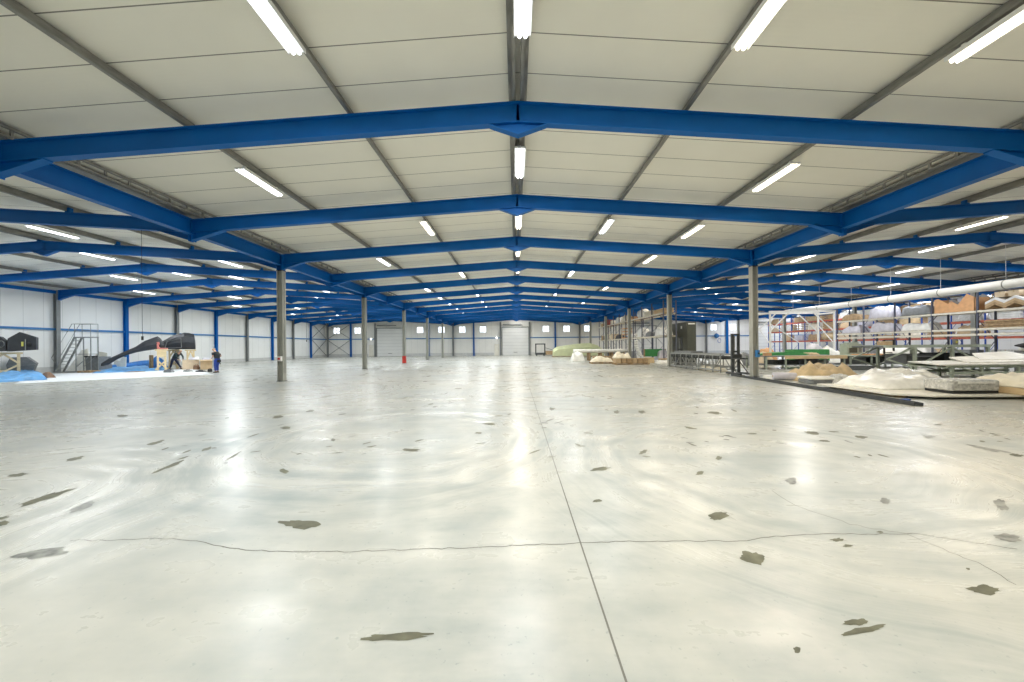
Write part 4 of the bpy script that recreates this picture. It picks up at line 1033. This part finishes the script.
def trestle(px0, px1, ytop, Y, label, dp=1.0, board=False, z0=0):
    a_, b_ = P(px0, ytop, Y), P(px1, ytop, Y); wd, rz = turned(px0, px1, Y); h = a_.z
    t = thing('wooden_trestle', label, 'trestle', ((a_.x + b_.x) / 2, Y, 0), 'raw wooden trestles', rz)
    for x in (-wd / 2 + .06, wd / 2 - .06):
        for y in (-dp / 2 + .06, dp / 2 - .06): MB().box(x - .06, x + .06, y - .06, y + .06, 0, h - .12).build('post', M['wood'], t)
    for y in (-dp / 2 + .06, dp / 2 - .06): MB().box(-wd / 2 - .1, wd / 2 + .1, y - .06, y + .06, h - .12, h).build('top_rail', M['wood'], t)
    for s in (-1, 1):
        MB().bar((s * (wd / 2 - .06), -dp / 2, .75), (s * (wd / 2 - .75 if wd > 1.6 else -.35), -dp / 2, .08), .05, .1).build('brace', M['wood'], t)
        MB().bar((s * (wd / 2 - .06), -dp / 2 + .02, h - .7 if h > 1.2 else .5), (0, -dp / 2 + .02, h - .1), .05, .1).build('brace', M['wood'], t)
    if board: MB().box(-wd / 2 + .02, wd / 2 - .02, -dp / 2 - .03, -dp / 2, h - .62, h - .02).build('front_board', M['wood'], t)
    return t
trestle(156.8, 166.3, 349.2, 28.9, 'raw wooden trestle with a board front under the drooping fairing', 1.0, True)
trestle(168.5, 178, 349.6, 31.2, 'raw wooden trestle under the large black cowl, behind the bending worker', 1.2)
trestle(186.5, 194.5, 349.6, 31.4, 'raw wooden trestle under the large black cowl, behind the cartons', 1.2)
q = P(151.3, 368, 29.5); o = MB().box(-.09, .09, -.09, .09, 0, 1.2).build('timber_post', M['timber']); o.location = (q.x, 29.5, 0); tag(o, 'short brown timber post beside the board-fronted trestle', 'post')
# cable hanging from the roof beams
for px, yb, k, lab in ((142.4, 338.5, 2, "thin black cable hanging from the roof over the drooping fairing"), (306.6, 341, 5, "thin black cable hanging from the roof past the first workers'-side column")):
    q = P(px, yb, FY(k)); zt = roofz(q.x, ZB) + .03
    t = thing('pendant_cable', lab, 'cable', (q.x, FY(k), q.z), 'hanging cables')
    MB().tube([(0, 0, .05), (0, 0, zt - q.z + .03)], .006, 6).build('cable', M['rubber'], t)
    MB().box(-.022, .022, -.022, .022, -.06, .08).build('plug', M['rubber'], t)
# case, tub and trestle at the left edge
Yc = 23.3
t = trestle(-14, 20.5, 352.6, Yc, 'raw wooden trestle at the picture edge under the black hexagonal case', 1.1)
t = thing('hexagonal_case', 'black hexagonal case with a round hole on the wooden trestle', 'case')
pts = [P(7, 351.6, Yc - .6), P(36, 349.7, Yc - .6), P(36, 337.2, Yc - .6), P(19.5, 332, Yc - .6), P(7.5, 338.5, Yc - .6)]
zz_ = P(10, 352.4, Yc).z
pts = [Vector((q.x, q.y, max(q.z, zz_))) for q in pts]
MB().prism(pts, (-.78, .72, 0)).build('shell', M['black'], t)
q = P(29, 344.5, Yc - .62); b = MB(); b.smooth = True; b.tube([q, q + Vector((0, .12, 0))], .16, 14); b.build('round_hole', M['rubber'], t)
MB().tube([P(25.4, 339, Yc - .63), P(25.4, 350, Yc - .63)], .025, 6).build('seam_strip', M['greysteel'], t)
q = P(22, 344, Yc - .62); MB().box(q.x - .05, q.x + .07, q.y, q.y + .05, q.z - .14, q.z + .14).build('yellow_label', M['yellow'], t)
t = thing('hexagonal_case', 'black case cut by the picture edge beside the hexagonal case', 'case')
pts = [P(-16, 351.8, Yc - .6), P(5.8, 351.2, Yc - .6), P(5.8, 341, Yc - .6), P(0, 336.5, Yc - .6), P(-14, 338, Yc - .6)]
pts = [Vector((q.x, q.y, max(q.z, zz_))) for q in pts]
MB().prism(pts, (-.8, .72, 0)).build('shell', M['black'], t)
q = P(1, 344, Yc - .62); b = MB(); b.smooth = True; b.tube([q + Vector((.2 * math.cos(a), 0, .2 * math.sin(a))) for a in [k * math.pi / 8 for k in range(17)]], .02, 6); b.build('round_rim', M['greysteel'], t)
t = thing('grey_tub', 'dark grey tapered tub on the floor behind the wooden trestle at the picture edge', 'tub', (0, 0, 0))
q0, q1 = G(9, 373.8), G(31.5, 373.8); Yt = 25.0
b = MB(); A = P(8, 374, Yt); B = P(31, 374, Yt); C_ = P(36, 363.5, Yt); D = P(26.5, 357, Yt); E = P(10, 357.5, Yt); F2 = P(6, 365, Yt)
A.z = B.z = 0
b.prism([A, B, C_, D, E, F2], (-.8, .75, 0)); b.build('tub_body', M['midgrey'], t)
MB().bar(P(8, 366, Yt - .02), P(35.5, 364.6, Yt - .02), .05, .05).build('rim', M['greysteel'], t)
# sheets on the floor
def sheet(name, label, mm, px0, px1, py0, py1, h, seed, rough=.5, cat='sheet', nx=22, ny=8):
    c = G((px0 + px1) / 2, (py0 + py1) / 2); n_, f_ = G((px0 + px1) / 2, py1), G((px0 + px1) / 2, py0)
    rz = math.atan2(-c.x, c.y)
    o = mound((px1 - px0) * c.y / F * math.cos(rz), (f_ - n_).length, h, seed, nx, ny, rough, .012, 5).build(name, M[mm]); o.location = (n_ + f_) / 2; o.rotation_euler.z = rz
    return tag(o, label, cat)
M['sheet'] = mat('white_dust_sheet', (.84, .86, .88), .4, var=.05, scale=2, bump=.3, bscale=6)
sheet('dust_sheet', 'bright white plastic sheet spread on the floor before the workers and trestles', 'sheet', 40, 212, 371.2, 378.6, .012, 2.5, .2)
sheet('blue_tarpaulin', 'light blue crumpled tarpaulin at the picture edge before the wooden trestle', 'tarp', -12, 45, 374.5, 381.5, .30, 5.5, .7, 'tarpaulin')
o = mound(.5, .4, .3, 6.6, 10, 8).build('brown_sack', M['brown']); q = G(47.5, 378); o.location = q; tag(o, 'small brown sack at the end of the light blue tarpaulin', 'sack')
sheet('blue_tarpaulin', 'long light blue tarpaulin spread on the floor under the drooping fairing', 'tarp', 98, 170, 368.2, 371.8, .2, 7.5, .8, 'tarpaulin', 30)
b = MB(); b.smooth = True
pp = [Vector(q) for q in ((-33.0, 28.9, .18), (-33.5, 30.2, .2), (-33.9, 31.8, .26), (-34.2, 33.4, .36), (-34.3, 34.6, .5))]
b.tube(pp, [.16, .2, .24, .3, .22], 10); tag(b.build('rolled_tarpaulin', M['tarpdark']), 'deep blue rolled tarpaulin lying along the foot of the long white wall', 'tarpaulin')
o = mound(1.0, .9, .85, 4.8, 12, 9, .4).build('covered_heap', M['tarpdark']); o.location = (P(158, 366, 30.6).x, 30.6, 0); tag(o, 'deep blue covered heap behind the board-fronted trestle', 'heap')
# rolling stair
q = G(63, 372.5); Yl = 27.5
t = thing('rolling_stair', 'tall steel rolling stair against the long white wall', 'stair', (P(62, 372, Yl).x, Yl, 0))
x_of = lambda px: P(px, 350, Yl).x - t.location.x
x0, x1, x2 = x_of(59.5), x_of(78.5), x_of(94.5); zp = 2.62
for y in (-.24, .24):
    MB().bar((x0, y, .05), (x1, y, zp), .05, .12).build('stringer', M['greysteel'], t)
    MB().bar((x1 + .1, y, 0), (x1 + .1, y, zp), .05, .05).bar((x2, y, 0), (x2, y, zp), .05, .05).bar((x1 + .1, y, 1.35), (x2, y, 1.35), .04, .04).bar((x1 + .1, y, .4), (x2, y, 1.3), .03, .03).build('support', M['greysteel'], t)
    MB().tube([(x0 - .05, y, .75), (x0 - .3, y, 1.1), (x_of(76), y, zp + .98), (x1 + .1, y, zp + .98), (x2, y, zp + .98), (x2, y, zp)], .022, 6).tube([(x1, y, zp), (x1, y, zp + .98)], .022, 6).tube([(x1, y, zp + .5), (x2, y, zp + .5)], .018, 6).build('handrail', M['greysteel'], t)
for k in range(9):
    u = (k + 1) / 10; x = x0 + (x1 - x0) * u; z = .05 + (zp - .05) * u
    MB().box(x - .1, x + .1, -.23, .23, z - .02, z + .02).build('tread', M['greysteel'], t)
MB().box(x1 - .05, x2 + .03, -.27, .27, zp - .05, zp + .02).build('platform', M['greysteel'], t)
MB().tube([(x2, -.24, zp + .98), (x2, .24, zp + .98)], .022, 6).build('end_rail', M['greysteel'], t)
MB().box(x0 - .1, x2 + .05, -.3, -.24, 0, .06).box(x0 - .1, x2 + .05, .24, .3, 0, .06).build('base_frame', M['greysteel'], t)
# parts leaning near the stair
Yq = 28.4
def flat_poly(name, label, cat, mm, px, Y, th, lean=.25):
    pts = []
    for x, y in px:
        q = P(x, y, Y); q.z = max(q.z, 0); q.y = Y + lean * q.z; pts.append(q)
    return tag(MB().prism(pts, (0, th, 0)).build(name, M[mm]), label, cat)
flat_poly('wedge_board', 'grey-white wedge-shaped panel leaning beside the rolling stair', 'panel', 'film', [(66, 371), (75, 350), (77.5, 350), (87, 371)], 28.2, .08)
flat_poly('cream_strip', 'cream board leaning across the foot of the rolling stair', 'board', 'whitewarm', [(76, 350.5), (80.5, 348.5), (86.5, 364), (83, 366)], 27.9, .06)
t = thing('grey_bin', 'dark open bin with cream sides beside the rolling stair', 'bin')
pts = [P(86, 366.5, 27.8), P(99.5, 366.5, 27.8), P(97.5, 356.8, 27.8), P(85, 356.8, 27.8)]
pts[0].z = pts[1].z = .0
MB().prism(pts, (0, .9, 0)).build('bin_body', M['midgrey'], t)
MB().bar(P(85, 356.5, 27.78), P(98, 356.5, 27.78), .1, .1).build('rim', M['rubber'], t)
flat_poly('cream_board', 'tall cream panel standing behind the dark open bin', 'panel', 'whitewarm', [(91, 371), (106, 371), (105, 353), (97, 351.5), (93, 356)], 29.3, .06, .1)
flat_poly('cream_board', 'low cream panel standing behind the tail of the drooping fairing', 'panel', 'whitewarm', [(113, 371), (125.5, 371), (124.5, 357), (121, 357), (119, 361), (113, 360)], 30.6, .06, .1)
q = G(94.5, 372.5)
pallet((q.x, q.y + .1, 0), 1.7, .9, 'brown timber pallet between the rolling stair and the light blue tarpaulin')
q = G(140, 371.7); o = MB().box(-.5, .5, -.3, .3, 0, .025).box(-.3, .55, -.2, .25, .025, .05).build('board_offcuts', M['timber']); o.location = (q.x, q.y - .4, .0); tag(o, 'brown board offcuts at the edge of the long light blue tarpaulin', 'board')
# cartons, loose items
for px0, px1, mm, lab in ((182.5, 199.6, 'card2', 'plain pale brown carton between the two workers, next to the bending one'), (200.2, 212.5, 'card', 'open golden brown carton between the two workers, next to the standing one')):
    q = G((px0 + px1) / 2, 369.4); wd, rz = turned(px0, px1, q.y); dr = Vector((q.x, q.y, 0)).normalized()
    carton(q + dr * .35, wd, .7, .78, lab, mm, mm == 'card', None, rz)
for k, (px, dx, h, m_, lab) in enumerate(((193, .5, .18, 'lilac', 'lilac-grey bag on top of the pale brown carton'), (197.2, .28, .26, 'film', 'small white bag on top of the pale brown carton, beside the lilac one'), (206, .55, .3, 'lilac', 'purple-grey sheet bundle sticking out of the golden brown carton'))):
    q = G(px, 369.4); dr = Vector((q.x, q.y, 0)).normalized(); wd, rz = turned(px - 3, px + 3, q.y)
    bundle(q + dr * .35 + Vector((0, 0, .783 if k < 2 else .62)), dx, .5, h, k * 3 + .4, lab, m_, None, rz, name='small_bag', cat='bag')
for k, (px, py, w_, h, m_, nm, lab, ct) in enumerate(((169, 372.6, .55, .18, 'midgrey', 'tool_box', 'grey tool box on the floor at the feet of the bending worker', 'tool box'), (188, 371.8, .5, .12, 'greysteel', 'metal_bracket', 'loose grey metal brackets on the white sheet before the pale carton', 'bracket'),
        (196.5, 369.6, .35, .34, 'brown', 'tool_bag', 'small brown tool bag leaning on the pale carton', 'bag'), (201, 372, .6, .10, 'darksteel', 'metal_bracket', 'loose dark metal brackets on the white sheet before the golden carton', 'bracket'), (210, 372, .16, .2, 'rubber', 'hand_tool', 'small black hand tool upright on the white sheet beside the standing worker', 'tool'))):
    q = G(px, py); t = thing(nm, lab, ct, (q.x, q.y, .012))
    MB().box(-w_ / 2, w_ / 2, -.12, .12, 0, h * .6).prism([(-w_ / 2, -.1, h * .6), (w_ / 2, -.1, h * .6), (w_ / 3, -.1, h), (-w_ / 2.4, -.1, h)], (0, .2, 0)).build('body', M[m_], t)
    MB().tube([(-w_ * .3, 0, h * .9), (-w_ * .2, 0, h * 1.25), (w_ * .2, 0, h * 1.25), (w_ * .3, 0, h * .9)], .015, 6).build('handle', M['rubber'], t)

# ================================================================== the two workers
def skin(name, chains, mm, parent, root=0, sub=1):
    """one skinned surface: chains of (index or point, radius); a leading index continues from an existing joint"""
    vs, es, rs, names = [], [], [], {}
    for ch in chains:
        prev = None
        for key, p, r in ch:
            if p is None: prev = names[key]; continue
            vs.append(p); rs.append(r); i_ = len(vs) - 1
            if key: names[key] = i_
            if prev is not None: es.append((prev, i_))
            prev = i_
    me = bpy.data.meshes.new(name); me.from_pydata([tuple(v) for v in vs], es, []); me.materials.append(M[mm])
    o = bpy.data.objects.new(name, me); COL.objects.link(o); o.parent = parent
    md = o.modifiers.new('skin', 'SKIN'); md.use_smooth_shade = True
    for i_, r in enumerate(rs): me.skin_vertices[0].data[i_].radius = (r, r)
    me.skin_vertices[0].data[root].use_root = True
    s = o.modifiers.new('smooth', 'SUBSURF'); s.levels = sub; s.render_levels = sub
    return o
def person(label, loc, rz, J, cloth, trousers, hairm, bald):
    """J: joints in the person's own frame, x forwards, y to the person's left side, z up"""
    t = thing('person', label, 'person', loc, None, rz); V = Vector
    ch = [[('pel', J['pel'], .10), ('spi', J['spi'], .095), ('che', J['che'], .11), ('neb', J['neb'], .07), ('nec', J['nec'], .058), ('hea', J['hea'], .092), ('top', J['top'], .07)]]
    fwd = J['face']
    ch.append([('hea', None, 0), (None, J['hea'] + fwd * .10 - V((0, 0, .005)), .018)])
    for s, n in ((1, 'l'), (-1, 'r')):
        ch.append([('hea', None, 0), (None, J['hea'] + V((0, s * .095, 0)), .018)])
        sh, el, wr = J['sh' + n], J['el' + n], J['wr' + n]
        d = (wr - el).normalized(); side = d.cross(V((0, 0, 1))).normalized() if abs(d.z) < .95 else V((0, 1, 0)); side = V((0, s, 0)) - d * d.y * s; side.normalize()
        nrm = d.cross(side).normalized()
        pa = wr + d * .07
        ch.append([('che', None, 0), (None, sh, .062), (None, (sh + el) / 2, .05), (None, el, .042), (None, (el + wr) / 2, .038), ('wr' + n, wr, .028), ('pa' + n, pa, .034)])
        for f_, (o_, ln) in enumerate(((-.03, .075), (-.01, .09), (.01, .085), (.03, .065))):
            b_ = pa + d * .025 + side * o_
            ch.append([('pa' + n, None, 0), (None, b_, .010), (None, b_ + d * ln * .55 + nrm * .012, .0095), (None, b_ + d * ln * .9 + nrm * .04, .008)])
        th = wr + d * .035 + side * -.04
        ch.append([('wr' + n, None, 0), (None, th, .011), (None, th + d * .045 - side * .018 + nrm * .015, .009)])
        hp, kn, an = J['hp' + n], J['kn' + n], J['an' + n]
        ch.append([('pel', None, 0), (None, hp, .085), (None, (hp + kn) / 2, .07), (None, kn, .058), (None, kn * .6 + an * .4, .058), (None, an, .04), (None, an + V((.09, 0, -.045)), .04), (None, an + V((.17, 0, -.06)), .03)])
    skin('body', ch, 'skin', t)
    sl = []
    sl.append([('pel', J['pel'] - V((0, 0, .03)), .175), (None, J['pel'] * .5 + J['spi'] * .5, .17), ('spi', J['spi'], .165), ('che', J['che'], .185), (None, J['che'] * .35 + J['neb'] * .65, .12)])
    for n in 'lr':
        end = J['el' + n] if trousers == 'workblue' else J['wr' + n]
        sl.append([('che', None, 0), (None, J['sh' + n], .095), (None, (J['sh' + n] + J['el' + n]) / 2, .068)] + ([(None, J['el' + n], .058), (None, J['el' + n] * .1 + J['wr' + n] * .9, .042)] if trousers != 'workblue' else [(None, J['sh' + n] * .25 + J['el' + n] * .75, .066)]))
    skin('shirt', sl, cloth, t)
    tr = [[('pel', J['pel'] - V((0, 0, .02)), .17), (None, J['pel'] * .4 + J['spi'] * .6, .16)]]
    for n in 'lr':
        hp, kn, an = J['hp' + n], J['kn' + n], J['an' + n]
        tr.append([('pel', None, 0), (None, hp * .9 + kn * .1, .125), (None, (hp + kn) / 2, .105), (None, kn, .08), (None, (kn + an) / 2, .072), (None, an + V((0, 0, .03)), .062)])
    skin('trousers', tr, trousers, t)
    for n in 'lr':
        an = J['an' + n]; b = MB(); b.smooth = True
        b.loft([ring(an + V((x, 0, -.045 + dz)), w_, h, 10, 2.6) for x, w_, h, dz in ((-.09, .035, .035, .0), (-.05, .05, .05, .005), (.05, .052, .045, 0), (.14, .05, .035, -.01), (.19, .03, .022, -.022))])
        b.build('shoe', M['rubber'], t)
    b = MB(); b.smooth = True; c = J['hea'] * .45 + J['top'] * .55; up = (J['top'] - J['hea']).normalized(); bk = -fwd
    pts = []
    if not bald: ctr = J['hea'] + up * .045 + bk * .03; rad = (.105, .1, .09)
    else: ctr = J['hea'] - up * .01 + bk * .045; rad = (.075, .1, .06)
    vs = []; fs = []
    for i_ in range(7):
        for j in range(12):
            a, e_ = 2 * math.pi * j / 12, -.5 * math.pi + math.pi * i_ / 6
            side = fwd.cross(up)
            vs.append(ctr + fwd * (rad[0] * math.cos(a) * math.cos(e_)) + side * (rad[1] * math.sin(a) * math.cos(e_)) + up * (rad[2] * math.sin(e_)))
    fs = [(i_ * 12 + j, i_ * 12 + (j + 1) % 12, (i_ + 1) * 12 + (j + 1) % 12, (i_ + 1) * 12 + j) for i_ in range(6) for j in range(12)]
    b.add(vs, fs).build('hair', M[hairm], t)
    for s in (-1, 1):
        b = MB(); b.smooth = True; e_ = J['hea'] + fwd * .088 + fwd.cross(up) * s * .033 + up * .015
        b.tube([e_, e_ + fwd * .006], [.012, .008], 8); b.build('eye', M['rubber'], t)
    m_ = J['hea'] + fwd * .09 - up * .055; q_ = fwd.cross(up)
    MB().bar(m_ - q_ * .025, m_ + q_ * .025, .012, .01).build('mouth', M['pink'], t)
    return t
V = Vector
g = G(217, 372.6)
J = dict(pel=V((-.03, 0, .95)), spi=V((.0, 0, 1.13)), che=V((.08, 0, 1.33)), neb=V((.14, 0, 1.47)), nec=V((.19, 0, 1.54)), hea=V((.26, 0, 1.62)), top=V((.25, 0, 1.70)), face=V((.86, 0, -.5)).normalized(),
         shl=V((.10, .2, 1.40)), ell=V((.02, .27, 1.12)), wrl=V((.22, .16, 1.02)), shr=V((.10, -.2, 1.40)), elr=V((-.05, -.27, 1.14)), wrr=V((.17, -.17, 1.04)),
         hpl=V((-.03, .1, .9)), knl=V((.03, .11, .5)), anl=V((-.03, .12, .09)), hpr=V((-.03, -.1, .9)), knr=V((.08, -.11, .5)), anr=V((.07, -.12, .09)))
pr = person('standing worker in a black T-shirt and blue work trousers looking down at the cartons', (g.x, g.y, 0), math.pi - .15, J, 'shirt', 'workblue', 'hair', True)
MB().box(-.22, -.12, -.1, .1, .72, .9).tube([(-.2, 0, .72), (-.3, .0, .58)], .025, 6).build('tool_pouch', M['rubber'], pr)
g = G(176.5, 369.3)
J = dict(pel=V((-.22, 0, .93)), spi=V((-.07, 0, 1.08)), che=V((.13, 0, 1.24)), neb=V((.26, 0, 1.36)), nec=V((.32, 0, 1.42)), hea=V((.40, 0, 1.50)), top=V((.41, 0, 1.59)), face=V((.9, 0, -.44)).normalized(),
         shl=V((.18, .2, 1.30)), ell=V((.32, .26, 1.03)), wrl=V((.42, .17, .80)), shr=V((.18, -.2, 1.30)), elr=V((.28, -.25, 1.02)), wrr=V((.42, -.16, .82)),
         hpl=V((-.22, .1, .88)), knl=V((-.02, .13, .5)), anl=V((.28, .14, .09)), hpr=V((-.22, -.1, .88)), knr=V((-.30, -.13, .5)), anr=V((-.42, -.14, .09)))
person('worker in a dark green jumper and navy trousers bending forwards beside the trestle', (g.x, g.y, 0), -.1, J, 'jumper', 'navy', 'hair', False)
